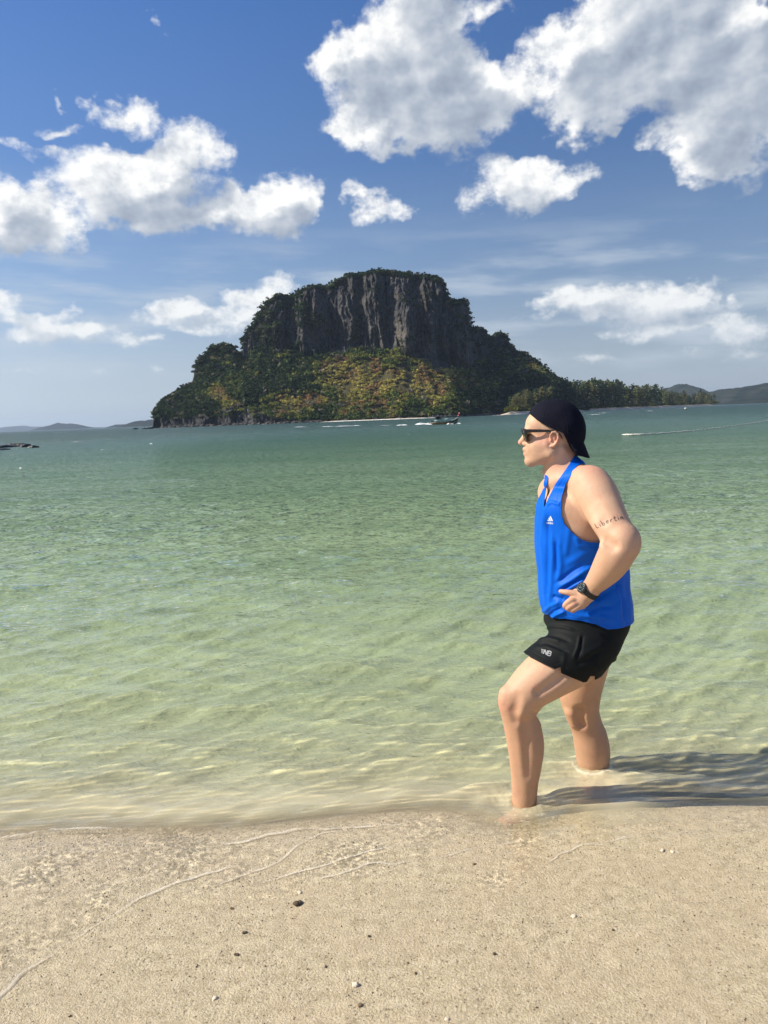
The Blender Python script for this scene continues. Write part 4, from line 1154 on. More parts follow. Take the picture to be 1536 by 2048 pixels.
# surf line along the island's foot
ms = []
for a0, a1 in ((640, 870), (985, 1075), (1120, 1440), (330, 620)):
    n = int((a1 - a0) / 2); u = np.linspace(a0, a1, n)
    sp_ = np.interp(u, [r_[0] for r_ in SPIT], [r_[1] for r_ in SPIT]) if a0 > 980 else np.interp(u, DSH[:, 0], DSH[:, 1])
    off_ = -1.2 if a0 < 980 else -2.6
    if a0 == 640: sp_ = np.interp(u, [640, 700, 800, 870], [415, 410, 402, 404]); off_ = -1.6
    D = sp_ + off_ + .9 * fbm2(u, u * 0, .06, 3, 91)
    w_ = np.clip(.35 + 1.3 * fbm2(u, u * 0 + 3, .10, 3, 92), .02, 1.6) * (.6 if a0 == 330 else 1)
    A_ = np.stack([base_xy(u, D - w_), D - w_, np.full(n, .05)], 1); B_ = np.stack([base_xy(u, D), D, .12 + .22 * w_], 1); C_ = np.stack([base_xy(u, D + w_), D + w_, np.full(n, .05)], 1)
    V = np.concatenate([A_, B_, C_]); i = np.arange(n - 1)
    F = np.concatenate([np.stack([i + k * n, i + 1 + k * n, i + 1 + (k + 1) * n, i + (k + 1) * n], 1) for k in range(2)])
    ms.append((V, tri(F)))
v_, f_ = join(ms)
o = link('surf_line', mesh_np('surf_line', v_, f_), m_froth); tag(o, kind='stuff')

# ================================================================== pebbles, shells and debris on the sand
m_peb = {'pale': simple_mat('pale_shell', (.60, .52, .40), .6, .3, var=.15, scale=60, bump=.4), 'dark': simple_mat('dark_debris', (.095, .070, .045), .8, .2, var=.4, scale=80, bump=.5),
         'brown': simple_mat('brown_coral_rubble', (.20, .14, .08), .8, .2, var=.3, scale=80, bump=.5)}
def pebble(px, py, wpx, tone, label, name='pebble', cat='pebble', lobes=1, flat=.6, seed=0):
    g_ = G(px, py, .02)
    for it in range(3): g_ = G(px, py, float(bed_z(np.array([g_[0]]), np.array([g_[1]]))[0]))
    r_ = wpx * .40 * S(px, py, g_[1])
    bm = bmesh.new(); rq = random.Random(seed + int(px))
    for l in range(lobes):
        t = bmesh.ops.create_icosphere(bm, subdivisions=3 if wpx > 9 else 2, radius=r_ * (1 if lobes == 1 else rq.uniform(.4, .7)))
        off_ = Vector((rq.uniform(-.6, .6) * r_, rq.uniform(-.4, .4) * r_, rq.uniform(0, .25) * r_)) if lobes > 1 else Vector((0, 0, 0))
        for v in t['verts']:
            n_ = mnoise.fractal(v.co / r_ * 1.3 + Vector((px, l, seed)), .8, 2.0, 4)
            v.co = v.co * (1 + .30 * n_); v.co.z *= flat; v.co += off_
    for f in bm.faces: f.smooth = True
    me = bpy.data.meshes.new(name); bm.to_mesh(me); bm.free()
    o = link(name, me, m_peb[tone]); o.location = (g_[0], g_[1], g_[2] + r_ * flat * .35); o.rotation_euler = (0, 0, rq.uniform(0, 6))
    return tag(o, label, cat)
pebble(595, 1809, 24, 'dark', 'largest dark clump of debris, left of centre on the wet sand', 'debris_clump', 'debris', 5, .55)
pebble(711, 1971, 16, 'pale', 'smooth pale round pebble near the bottom centre of the sand', flat=.7)
pebble(722, 2012, 19, 'brown', 'flat brownish shell piece just below the smooth pale pebble', 'shell', 'shell', 2, .4)
pebble(990, 1910, 11, 'dark', 'dark crumb at the end of the faint water line, below the man', 'debris_crumb', 'debris', 3, .7)
pebble(1228, 1861, 9, 'dark', 'small dark crumb alone on smooth sand, right of centre', 'debris_crumb', 'debris', 2, .7)
pebble(1148, 1833, 13, 'pale', 'pale shell half sunk in the sand, below the front leg', 'shell', 'shell', 1, .45)
pebble(1324, 1701, 15, 'pale', 'larger pale shell of the pair at the wash line, right of the shadow', 'shell', 'shell', 2, .5)
pebble(1345, 1704, 10, 'pale', 'smaller pale shell of the pair at the wash line, right of the shadow', 'shell', 'shell', 1, .5)
pebble(473, 1911, 13, 'dark', 'dark crumb under the end of the long swash line', 'debris_crumb', 'debris', 3, .5)
pebble(489, 1866, 12, 'dark', 'dark crumb lower left of the largest clump', 'debris_crumb', 'debris', 2, .5)
pebble(464, 1818, 14, 'brown', 'brownish rubble bit left of the largest dark clump', 'rubble_bit', 'rubble', 2, .4)
pebble(652, 1933, 10, 'dark', 'dark crumb above the smooth pale pebble', 'debris_crumb', 'debris', 2, .5)
pebble(430, 1997, 13, 'pale', 'pale pebble at the bottom left of centre', flat=.6)
pebble(948, 1728, 12, 'brown', 'brown rubble bit on the wet sand left of the front foot', 'rubble_bit', 'rubble', 2, .4)
pebble(831, 1948, 9, 'dark', 'dark crumb left of the faint water line end', 'debris_crumb', 'debris', 2, .6)
pebble(817, 1926, 14, 'brown', 'upright brown leaf scrap above a dark crumb', 'leaf_scrap', 'leaf', 2, .3)
pebble(872, 1841, 7, 'pale', 'tiny white shell bit right of the largest clump', 'shell', 'shell', 1, .6)
pebble(1278, 1871, 9, 'pale', 'tiny white shell bit on smooth sand right of a dark crumb', 'shell', 'shell', 2, .6)
pebble(140, 2034, 9, 'dark', 'dark crumb in the bottom left corner of the sand', 'debris_crumb', 'debris', 2, .6)
pebble(738, 1873, 8, 'dark', 'small dark crumb midway between the largest clump and the tiny white shell', 'debris_crumb', 'debris', 1, .6)
pebble(395, 1933, 9, 'dark', 'dark crumb on the left, below the long swash line', 'debris_crumb', 'debris', 2, .5)
pebble(894, 2039, 12, 'pale', 'pale pebble at the very bottom edge right of centre', flat=.5)
pebble(1074, 2015, 8, 'dark', 'small dark crumb near the bottom edge, right half', 'debris_crumb', 'debris', 2, .6)
pebble(600, 1786, 10, 'pale', 'small white shell just above the largest dark clump', 'shell', 'shell', 1, .6)
# coarse grit: thousands of grains, too many to count
rr = np.random.RandomState(77)
n = 9000
gx = rr.uniform(-2.2, 2.2, n); gy = 1.35 + 1.55 * rr.uniform(0, 1, n) ** .8
s_ = .0011 + .0022 * rr.uniform(0, 1, n) ** 3.2
gz = bed_z(gx, gy)
tet = np.array([(1, 0, 0), (-.5, .87, 0), (-.5, -.87, 0), (0, 0, 1.0), (0, 0, -.6)], float)
V = tet[None] * s_[:, None, None] * rr.uniform(.6, 1.4, (n, 5, 1)) + np.stack([gx, gy, gz + s_ * .3], 1)[:, None, :]
F = np.array([(0, 1, 3), (1, 2, 3), (2, 0, 3), (1, 0, 4), (2, 1, 4), (0, 2, 4)])
F = (F[None] + 5 * np.arange(n)[:, None, None]).reshape(-1, 3)
gm = mesh_np('sand_grit', V.reshape(-1, 3), F, False)
tone = np.where(rr.uniform(size=(n, 1)) < .55, np.array((.50, .41, .29)), np.where(rr.uniform(size=(n, 1)) < .6, np.array((.24, .17, .10)), np.array((.09, .065, .04)))) * rr.uniform(.7, 1.2, (n, 1))
set_attr(gm, 'tone', np.repeat(tone, 5, 0))
m_grit, nt, out = material('shell_grit')
b = nt.n('ShaderNodeBsdfPrincipled', ins={'Base Color': nt.n('ShaderNodeAttribute', attribute_name='tone').outputs['Color'], 'Roughness': .6})
nt.t.links.new(b.outputs[0], out.inputs[0])
o = link('sand_grit', gm, m_grit); tag(o, kind='stuff')
# ================================================================== the man
class Field:
    """A signed-distance grid; shapes are blended in block by block, then meshed with surface nets."""
    def __init__(self, lo, hi, h):
        self.lo = np.array(lo, dtype=np.float32); self.h = h
        self.n = np.ceil((np.array(hi) - np.array(lo)) / h).astype(int) + 1
        self.F = np.full(self.n, 0.1, dtype=np.float32)
    def block(self, lo, hi):
        i0 = np.clip(np.floor((np.array(lo) - self.lo) / self.h).astype(int), 0, self.n - 1)
        i1 = np.clip(np.ceil((np.array(hi) - self.lo) / self.h).astype(int) + 1, 1, self.n)
        ax = [self.lo[k] + self.h * np.arange(i0[k], i1[k], dtype=np.float32) for k in range(3)]
        sl = tuple(slice(i0[k], i1[k]) for k in range(3))
        return sl, ax[0][:, None, None], ax[1][None, :, None], ax[2][None, None, :]
    def add(self, sl, d, k):
        f = self.F[sl]
        if k > 0:
            hh = np.maximum(k - np.abs(f - d), 0) / k
            self.F[sl] = np.minimum(f, d) - hh * hh * (k * 0.25)
        else:
            self.F[sl] = np.minimum(f, d)
    def sub(self, sl, d, k):
        f = -self.F[sl]
        hh = np.maximum(k - np.abs(f - d), 0) / k if k > 0 else 0
        self.F[sl] = -(np.minimum(f, d) - hh * hh * (k * 0.25))
    def cone(self, a, b, ra, rb, k=0.02, cut=False):
        a = np.array(a, dtype=np.float32); b = np.array(b, dtype=np.float32)
        mr = max(ra, rb) + k + 0.03
        sl, x, y, z = self.block(np.minimum(a, b) - mr, np.maximum(a, b) + mr)
        ab = b - a; L = float(ab @ ab) + 1e-12
        t = np.clip(((x - a[0]) * ab[0] + (y - a[1]) * ab[1] + (z - a[2]) * ab[2]) / L, 0, 1)
        d = np.sqrt((x - a[0] - t * ab[0]) ** 2 + (y - a[1] - t * ab[1]) ** 2 + (z - a[2] - t * ab[2]) ** 2) - (ra + (rb - ra) * t)
        (self.sub if cut else self.add)(sl, d, k)
    def chain(self, pts, k=0.02, n=13):
        """One tapering limb along a smooth curve through (point, radius) pairs."""
        if len(pts) == 2:
            self.cone(pts[0][0], pts[1][0], pts[0][1], pts[1][1], k); return
        q = np.array([list(p) + [r] for p, r in pts], dtype=np.float64)
        t = np.concatenate([[0], np.cumsum(np.linalg.norm(np.diff(q[:, :3], axis=0), axis=1))])
        tt = np.unique(np.concatenate([np.linspace(t[i], t[i + 1], n) for i in range(len(t) - 1)]))
        c = np.stack([smooth_interp(tt, t, q[:, i]) for i in range(4)], 1)
        mr = c[:, 3].max() + k + 0.03
        sl, x, y, z = self.block(c[:, :3].min(0) - mr, c[:, :3].max(0) + mr)
        d = None
        for p, r in zip(c[:-1], c[1:]):
            ab = r[:3] - p[:3]; L = float(ab @ ab) + 1e-12
            u = np.clip(((x - p[0]) * ab[0] + (y - p[1]) * ab[1] + (z - p[2]) * ab[2]) / L, 0, 1).astype(np.float32)
            e = np.sqrt((x - p[0] - u * ab[0]) ** 2 + (y - p[1] - u * ab[1]) ** 2 + (z - p[2] - u * ab[2]) ** 2) - (p[3] + (r[3] - p[3]) * u)
            d = e if d is None else np.minimum(d, e)
        self.add(sl, d.astype(np.float32), k)
    def ell(self, c, r, R=None, k=0.02, cut=False):
        c = np.array(c, dtype=np.float32); r = np.array(r, dtype=np.float32)
        R = np.eye(3) if R is None else np.array(R)      # rows: axes
        ext = np.sqrt(((R * r[:, None]) ** 2).sum(0)) + k + 0.03
        sl, x, y, z = self.block(c - ext, c + ext)
        X, Y, Z = x - c[0], y - c[1], z - c[2]
        q = [(X * R[i, 0] + Y * R[i, 1] + Z * R[i, 2]) / r[i] for i in range(3)]
        k0 = np.sqrt(q[0] ** 2 + q[1] ** 2 + q[2] ** 2)
        k1 = np.sqrt((q[0] / r[0]) ** 2 + (q[1] / r[1]) ** 2 + (q[2] / r[2]) ** 2) + 1e-9
        d = k0 * (k0 - 1.0) / k1
        (self.sub if cut else self.add)(sl, d, k)
    def loft(self, rows, n=2.3, k=0.02, round_end=0.01):
        """rows: (z, cx, cy, a, b) sorted by z."""
        r = np.array(sorted(rows), dtype=np.float64)
        zl, zh = r[0, 0], r[-1, 0]
        m = 0.04 + k
        lo = ((r[:, 1] - r[:, 3]).min() - m, (r[:, 2] - r[:, 4]).min() - m, zl - m)
        hi = ((r[:, 1] + r[:, 3]).max() + m, (r[:, 2] + r[:, 4]).max() + m, zh + m)
        sl, x, y, z = self.block(lo, hi)
        zz = np.clip(z.ravel(), zl, zh)
        cx, cy, a, b = [smooth_interp(zz, r[:, 0], r[:, i]).astype(np.float32)[None, None, :] for i in (1, 2, 3, 4)]
        g = (np.abs((x - cx) / a) ** n + np.abs((y - cy) / b) ** n) ** (1.0 / n)
        d = (g - 1.0) * np.minimum(a, b)
        dz = np.maximum(np.maximum(zl - z, z - zh), 0)
        d = np.where(dz > 0, np.sqrt(np.maximum(d, 0) ** 2 + dz ** 2) + np.minimum(d, 0) * 0, d)
        self.add(sl, d.astype(np.float32), k)
    def mesh(self):
        F = self.F
        ins = F < 0
        nx, ny, nz = F.shape
        cells, pts, quads = [], [], []
        strides = np.array((ny * nz, nz, 1), dtype=np.int64)
        def cid(i, j, k): return i * strides[0] + j * strides[1] + k
        for ax in range(3):
            s0 = [slice(None)] * 3; s1 = [slice(None)] * 3
            s0[ax] = slice(0, -1); s1[ax] = slice(1, None)
            cr = ins[tuple(s0)] != ins[tuple(s1)]
            idx = np.argwhere(cr)
            ok = np.ones(len(idx), bool)
            for o in range(3):
                if o != ax: ok &= (idx[:, o] > 0) & (idx[:, o] < F.shape[o] - 1)
            idx = idx[ok]
            j2 = idx.copy(); j2[:, ax] += 1
            f0 = F[tuple(idx.T)]; f1 = F[tuple(j2.T)]
            t = f0 / (f0 - f1)
            p = idx.astype(np.float64); p[:, ax] += t
            o1, o2 = [(1, 2), (2, 0), (0, 1)][ax]
            q = []
            for d1, d2 in ((-1, -1), (0, -1), (0, 0), (-1, 0)):
                c = idx.copy(); c[:, o1] += d1; c[:, o2] += d2
                ci = cid(c[:, 0], c[:, 1], c[:, 2])
                q.append(ci); cells.append(ci); pts.append(p)
            q = np.stack(q, 1)
            flip = ~ins[tuple(idx.T)]
            q[flip] = q[flip][:, ::-1]
            quads.append(q)
        cells = np.concatenate(cells); pts = np.concatenate(pts); quads = np.concatenate(quads)
        u, inv = np.unique(cells, return_inverse=True)
        cnt = np.bincount(inv)
        v = np.stack([np.bincount(inv, weights=pts[:, i]) / cnt for i in range(3)], 1)
        f = np.searchsorted(u, quads)
        return v * self.h + self.lo, f

def relax(v, f, it=2, lam=0.5):
    """Laplacian smoothing of a quad or triangle mesh."""
    k = f.shape[1]
    e = np.concatenate([f[:, [i, (i + 1) % k]] for i in range(k)])
    n = len(v)
    cnt = np.bincount(e.ravel(), minlength=n).astype(float)[:, None]
    for s in range(it):
        for l in (lam, -lam * 1.03):
            acc = np.stack([np.bincount(e[:, 0], weights=v[e[:, 1], i], minlength=n) + np.bincount(e[:, 1], weights=v[e[:, 0], i], minlength=n) for i in range(3)], 1)
            v = v + l * (acc / np.maximum(cnt, 1) - v)
    return v

def clip(v, f, s):
    """Keep the part of a triangle mesh where s > 0, cutting triangles exactly."""
    ins = s[f] > 0
    c = ins.sum(1)
    keep = f[c == 3]
    verts = [v]; n = len(v); out = [keep]; cache = {}
    new = []
    def cut(a, b):
        key = (a, b) if a < b else (b, a)
        if key not in cache:
            t = s[a] / (s[a] - s[b]); cache[key] = n + len(new); new.append(v[a] + t * (v[b] - v[a]))
        return cache[key]
    ex = []
    for t, i in zip(f[(c == 1) | (c == 2)], ins[(c == 1) | (c == 2)]):
        if i.sum() == 1:
            k = int(np.argmax(i)); a, b, d = t[k], t[(k + 1) % 3], t[(k + 2) % 3]
            ex.append((a, cut(a, b), cut(a, d)))
        else:
            k = int(np.argmin(i)); a, b, d = t[k], t[(k + 1) % 3], t[(k + 2) % 3]
            p, q = cut(a, b), cut(a, d)
            ex.append((p, b, d)); ex.append((p, d, q))
    if ex: out.append(np.array(ex))
    if new: verts.append(np.array(new))
    v = np.concatenate(verts); f = np.concatenate(out)
    u, inv = np.unique(f, return_inverse=True)
    return v[u], inv.reshape(f.shape)

def bp(px, py, Y, r):
    """(world point, radius) from photo pixels."""
    return (P(px, py, Y), r * S(px, py, Y))

# head frame: U image right, V up, W away from the camera along the line of sight
HY = 3.03
hd = ray(1108, 880); HW = np.array((hd[0], hd[1], 0)); HW /= np.linalg.norm(HW)
HV = np.array((0, 0, 1.0)); HU = np.cross(HW, HV)
H0 = P(1108, 880, HY); HS = S(1108, 880, HY)
HU = HU * math.cos(0.035) - HV * math.sin(0.035) * 0 ; HU /= np.linalg.norm(HU)
HR = np.stack([HU, HV, HW])
def hp(px, py, w=0.0):
    """Head point: photo pixel in the head's middle plane, then w pixels away from the camera."""
    d = ray(px, py)
    t = ((H0 - CAM) @ HW) / (d @ HW)
    return CAM + d * t + HW * (w * HS)
def hc(F, a, b, ra, rb, k=4, cut=False):
    F.cone(hp(*a), hp(*b), ra * HS, rb * HS, k * HS, cut)
def he(F, c, r, k=4, cut=False, R=None):
    F.ell(hp(*c), np.array(r) * HS, HR if R is None else R, k * HS, cut)

# ---------------------------------------------------------------- body
B = Field((0.36, 2.50, -0.16), (1.16, 3.45, 1.72), 0.0032)

# torso under the shirt
B.ell(P(1150, 1030, 3.03), (62 * .00205, .165, .17), k=.04)
B.ell(P(1160, 1120, 3.03), (58 * .00205, .150, .17), k=.05)
B.ell(P(1172, 1215, 3.04), (66 * .00205, .155, .16), k=.05)
B.ell(P(1180, 1275, 3.04), (54 * .00205, .145, .09), k=.05)
B.ell(P(1122, 1018, 2.96), (34 * .00205, .085, .075), k=.03)
B.ell(P(1117, 1018, 3.12), (34 * .00205, .085, .075), k=.03)
B.ell(P(1165, 1050, 2.905), (42 * .00205, .045, .12), k=.04)
B.ell(P(1160, 1050, 3.155), (42 * .00205, .045, .12), k=.04)
# shoulders, neck base
B.chain([bp(1136, 948, 3.03, 30), bp(1166, 962, 2.94, 28), bp(1186, 976, 2.88, 34)], k=.04)
B.chain([bp(1130, 948, 3.03, 30), bp(1116, 966, 3.12, 28), bp(1112, 985, 3.19, 32)], k=.04)
B.chain([bp(1140, 948, 3.03, 26), bp(1160, 985, 3.03, 46)], k=.04)
B.chain([bp(1098, 966, 3.0, 8), bp(1130, 958, 2.94, 8), bp(1165, 952, 2.89, 12)], k=.03)   # collar bone
# near arm
B.chain([bp(1186, 974, 2.88, 34), bp(1201, 1003, 2.84, 39), bp(1216, 1035, 2.79, 37), bp(1232, 1062, 2.75, 33.5), bp(1246, 1082, 2.72, 30), bp(1250, 1090, 2.715, 28)], k=.018)
B.chain([bp(1178, 966, 2.89, 32), bp(1190, 985, 2.865, 35)], k=.04)
B.cone(P(1258, 1076, 2.715), P(1260, 1090, 2.715), 17 * .0019, 16 * .0019, .02)
B.chain([bp(1245, 1080, 2.72, 32), bp(1235, 1104, 2.728, 35.5), bp(1220, 1130, 2.752, 32.5), bp(1201, 1155, 2.788, 25), bp(1186, 1172, 2.812, 19.5), bp(1176, 1184, 2.823, 18.5)], k=.022)
B.chain([bp(1208, 1048, 2.755, 17), bp(1222, 1078, 2.73, 13)], k=.03)    # biceps towards the crook
B.chain([bp(1210, 1092, 2.71, 9), bp(1214, 1120, 2.725, 10), bp(1198, 1146, 2.77, 6)], k=.025)   # forearm muscle
# far arm, akimbo on the other hip
B.chain([bp(1112, 985, 3.20, 33), bp(1135, 1040, 3.29, 32), bp(1165, 1085, 3.34, 27)], k=.03)
B.chain([bp(1165, 1085, 3.34, 27), bp(1155, 1130, 3.31, 26), bp(1135, 1180, 3.22, 17), bp(1125, 1192, 3.20, 17)], k=.03)
B.ell(P(1118, 1205, 3.19), (22 * .0021, .018, 22 * .0021), k=.02)

# near hand on the hip: back of the hand to the camera, first finger forward, three fingers curled
B.ell(P(1160, 1199, 2.83), (22 * .0019, .017, 19 * .0019), k=.012)
B.chain([bp(1178, 1182, 2.822, 17), bp(1166, 1194, 2.825, 16), bp(1154, 1200, 2.83, 14)], k=.015)
B.chain([bp(1164, 1204, 2.818, 12), bp(1152, 1209, 2.822, 10)], k=.012)
B.chain([bp(1158, 1189, 2.822, 8.5), bp(1146, 1186.5, 2.826, 6.6), bp(1133, 1184.5, 2.834, 5.6), bp(1121.5, 1182.8, 2.846, 4.4)], k=.006)
B.chain([bp(1154, 1199, 2.818, 7), bp(1140, 1202, 2.812, 6.2), bp(1130.5, 1210.5, 2.822, 5.5), bp(1131, 1215, 2.838, 4.6)], k=.003)
B.chain([bp(1157, 1206, 2.814, 7), bp(1146, 1209.5, 2.806, 6.2), bp(1136.5, 1216, 2.814, 5.5), bp(1137.5, 1219, 2.832, 4.6)], k=.003)
B.chain([bp(1165, 1211, 2.814, 7), bp(1154, 1215.5, 2.804, 6), bp(1144.5, 1220.3, 2.810, 5.1), bp(1146.5, 1222, 2.826, 4.4)], k=.003)
B.chain([bp(1172, 1190, 2.84, 9), bp(1160, 1184, 2.86, 7), bp(1150, 1180, 2.875, 6)], k=.008)     # thumb, behind the waist

# near leg
B.chain([bp(1182, 1288, 2.965, 48), bp(1150, 1316, 2.94, 52), bp(1095, 1349, 2.90, 50), bp(1056, 1380, 2.885, 42), bp(1038, 1402, 2.88, 38), bp(1037, 1424, 2.882, 34.5),
         bp(1043, 1455, 2.888, 34.5), bp(1050, 1492, 2.89, 34.5), bp(1051, 1535, 2.89, 29.5), bp(1049.5, 1575, 2.89, 25.5), bp(1049, 1608, 2.89, 24), bp(1052, 1630, 2.89, 22)], k=.03)
B.chain([bp(1060, 1455, 2.895, 20), bp(1062, 1490, 2.895, 22), bp(1058, 1535, 2.895, 17)], k=.03)          # calf
B.chain([bp(1013, 1388, 2.868, 15), bp(1012, 1404, 2.866, 14.5), bp(1018, 1430, 2.872, 11)], k=.02)  # knee cap
B.chain([bp(1078, 1392, 2.87, 10), bp(1070, 1418, 2.87, 8)], k=.02)
B.ell(P(1010, 1400, 2.852), (9 * .0019, .016, 11 * .0019), k=.012)
B.ell(P(1019, 1434, 2.856), (8 * .0019, .012, 9 * .0019), k=.014)
B.chain([bp(1024, 1445, 2.868, 8), bp(1030, 1500, 2.872, 7), bp(1036, 1580, 2.878, 6)], k=.025)           # shin bone
B.chain([bp(1056, 1636, 2.89, 22), bp(1030, 1642, 2.86, 20), bp(1005, 1652, 2.84, 15), bp(986, 1658, 2.83, 11)], k=.02)
for q in range(5):
    B.chain([bp(1004 + 2 * q, 1652 + 2.0 * q, 2.855 - .018 * q, 8), bp(980 + 4 * q, 1658 + 2.0 * q, 2.85 - .018 * q, 6.5 - .5 * q)], k=.006)
# shallow grooves between the muscles
for a_, b_, ra_, rb_ in (((1176, 1008, 2.748), (1205, 1040, 2.712), .016, .012), ((1212, 1084, 2.690), (1226, 1092, 2.672), .010, .010),
                         ((1032, 1396, 2.800), (1030, 1416, 2.804), .012, .012), ((1052, 1450, 2.807), (1057, 1555, 2.818), .013, .007), ((1130, 1350, 2.794), (1078, 1386, 2.795), .016, .010), ((1026, 1428, 2.808), (1030, 1444, 2.812), .010, .008)):
    B.cone(P(*a_), P(*b_), ra_, rb_, .030, cut=True)
# far leg
B.chain([bp(1182, 1295, 3.11, 44), bp(1168, 1345, 3.14, 43), bp(1160, 1385, 3.16, 41), bp(1163, 1420, 3.17, 34.5), bp(1174, 1455, 3.18, 31), bp(1183, 1495, 3.19, 33),
         bp(1187, 1530, 3.20, 31), bp(1190, 1560, 3.21, 25), bp(1190, 1600, 3.22, 20), bp(1190, 1622, 3.22, 18)], k=.03)
B.chain([bp(1143, 1424, 3.13, 12), bp(1150, 1446, 3.135, 9)], k=.02)
B.cone(P(1160, 1420, 3.085), P(1162, 1450, 3.105), .013, .011, .030, cut=True)
B.chain([bp(1190, 1470, 3.17, 20), bp(1196, 1500, 3.175, 19), bp(1196, 1530, 3.18, 12)], k=.03)
B.chain([bp(1192, 1628, 3.22, 18), bp(1160, 1640, 3.21, 14), bp(1130, 1648, 3.20, 9)], k=.02)

# neck
B.chain([(hp(1116, 900), 31 * HS), (hp(1120, 930), 31 * HS), (hp(1132, 958), 37 * HS)], k=.03)
hc(B, (1122, 896, -26), (1103, 962, -9), 7, 6, 8)
hc(B, (1122, 896, 26), (1100, 962, 9), 7, 6, 8)
hc(B, (1090, 943, 0), (1093, 950, 0), 6, 6, 8)          # larynx
# head
he(B, (1112, 856, 0), (52, 50, 38), 6)
he(B, (1077, 850, 0), (26, 28, 30), 8)
he(B, (1077, 880, 0), (25, 38, 29), 8)
hc(B, (1064, 921, -7), (1101, 905, -29), 11, 11, 10)
hc(B, (1064, 921, 7), (1101, 905, 29), 11, 11, 10)
he(B, (1082, 903, 0), (25, 24, 31), 12)
hc(B, (1060, 922, -4), (1060, 922, 4), 10.5, 10.5, 7)
he(B, (1062, 903, 0), (14, 17, 17), 6)
hc(B, (1057, 862, -15), (1057, 862, 15), 9, 9, 6)
hc(B, (1074, 890, -20), (1092, 888, -27.5), 11, 9, 14)
hc(B, (1074, 890, 20), (1092, 888, 27.5), 11, 9, 14)
hc(B, (1054, 861, 0), (1046, 881, 0), 4.5, 6.0, 4)
hc(B, (1046, 881, 0), (1042, 884.5, 0), 6.2, 6.0, 3)
hc(B, (1050, 888, -6), (1055, 887.5, -8.5), 4.6, 3.6, 3)
hc(B, (1050, 888, 6), (1055, 887.5, 8.5), 4.6, 3.6, 3)
he(B, (1046, 891.5, -4), (2.4, 1.6, 2.2), 1, cut=True)
he(B, (1046, 891.5, 4), (2.4, 1.6, 2.2), 1, cut=True)
hc(B, (1051.5, 898.5, -8), (1049.5, 898.3, 0), 3.2, 3.9, 3)
hc(B, (1051.5, 898.5, 8), (1049.5, 898.3, 0), 3.2, 3.9, 3)
hc(B, (1053, 907.5, -7), (1051.2, 907.8, 0), 3.2, 4.0, 3)
hc(B, (1053, 907.5, 7), (1051.2, 907.8, 0), 3.2, 4.0, 3)
hc(B, (1044.5, 903.4, 0), (1056, 903.2, -13), 0.9, 0.7, 1.2, cut=True)
hc(B, (1044.5, 903.4, 0), (1056, 903.2, 13), 0.9, 0.7, 1.2, cut=True)
he(B, (1045.5, 915, 0), (3, 2.2, 11), 3, cut=True)
he(B, (1060, 873, -17), (7, 5.5, 7), 6, cut=True)
he(B, (1060, 873, 17), (7, 5.5, 7), 6, cut=True)
he(B, (1064, 874, -17), (7.5, 6, 7), 2)
he(B, (1064, 874, 17), (7.5, 6, 7), 2)
# ears
for s in (-1, 1):
    he(B, (1107.5, 876, s * 35.5), (7.5, 13, 3.2), 2.5)
    w = s * 38.8
    rim = [(1101.5, 877, s * 36.5), (1101, 869, w), (1104.5, 863.5, w + s), (1110.5, 862.5, w + s * 2), (1115.5, 867, w + s * 2), (1116, 875, w + s * 1.5), (1113, 883.5, w), (1107.5, 890, w - s), (1103, 890.5, w - s * 1.5)]
    rr = [1.8, 1.9, 2.1, 2.2, 2.3, 2.2, 2.2, 2.8, 2.8]
    for (a, b, ra, rb) in zip(rim[:-1], rim[1:], rr[:-1], rr[1:]):
        hc(B, a, b, ra, rb, 1.0)
    he(B, (1106.5, 880.5, s * 39.5), (3.4, 4.4, 2.6), 1.2, cut=True)
    hc(B, (1111.5, 867.5, s * 38.8), (1112, 877, s * 38.4), 1.5, 1.4, 1.0, cut=True)
    hc(B, (1107, 869, s * 38), (1109.5, 878, s * 38), 1.6, 1.5, 1.0)
    he(B, (1101.5, 879.5, s * 37.8), (2, 3, 1.8), 1.2)

bv, bf = B.mesh()
bv = relax(bv, bf, 2)
bn = normals(bv, bf)
bqx, bqy = to_px(bv)
del B
body_me = mesh_np('person_body', bv, bf)
# redder skin where the sun has burnt it: shoulder tops, knee, elbow, cheeks, ear
def near(px, py, Y, r):
    c = P(px, py, Y)
    return np.exp(-(((bv - c) ** 2).sum(1)) / (r * r))
burn = (0.9 * near(1178, 945, 2.89, .06) + .8 * near(1012, 1405, 2.87, .045) + .7 * near(1262, 1088, 2.71, .05)
        + .5 * np.exp(-((bv - hp(1085, 880, -30)) ** 2).sum(1) / .035 ** 2) + .9 * np.exp(-((bv - hp(1108, 876, -38)) ** 2).sum(1) / .03 ** 2)
        + .8 * np.exp(-((bv - hp(1045, 886, 0)) ** 2).sum(1) / .018 ** 2) + .4 * near(1148, 1440, 3.16, .05) + .35 * near(1135, 1212, 2.82, .035)
        + .6 * near(1088, 960, 3.18, .05) + .45 * near(1112, 940, 2.97, .05))
lipm = np.exp(-((bv - hp(1049, 905, 0)) ** 2 @ np.ones(3)) / .014 ** 2) * (np.abs(bqy - 904.5) < 9)
beard = np.clip(1 - poly_sd(bqx, bqy, [(1046, 893), (1058, 894), (1062, 912), (1085, 912), (1098, 902), (1100, 912), (1086, 932), (1062, 936), (1046, 934)]) / 6.0, 0, 1) * (bqy < 945) * (bv[:, 2] > 1.3)
stub = np.clip(1 - poly_sd(bqx, bqy, [(1088, 852), (1104, 856), (1120, 862), (1140, 872), (1146, 900), (1136, 906), (1128, 890), (1121, 870), (1100, 868), (1094, 866)]) / 4.0, 0, 1) * (bv[:, 2] > 1.35)
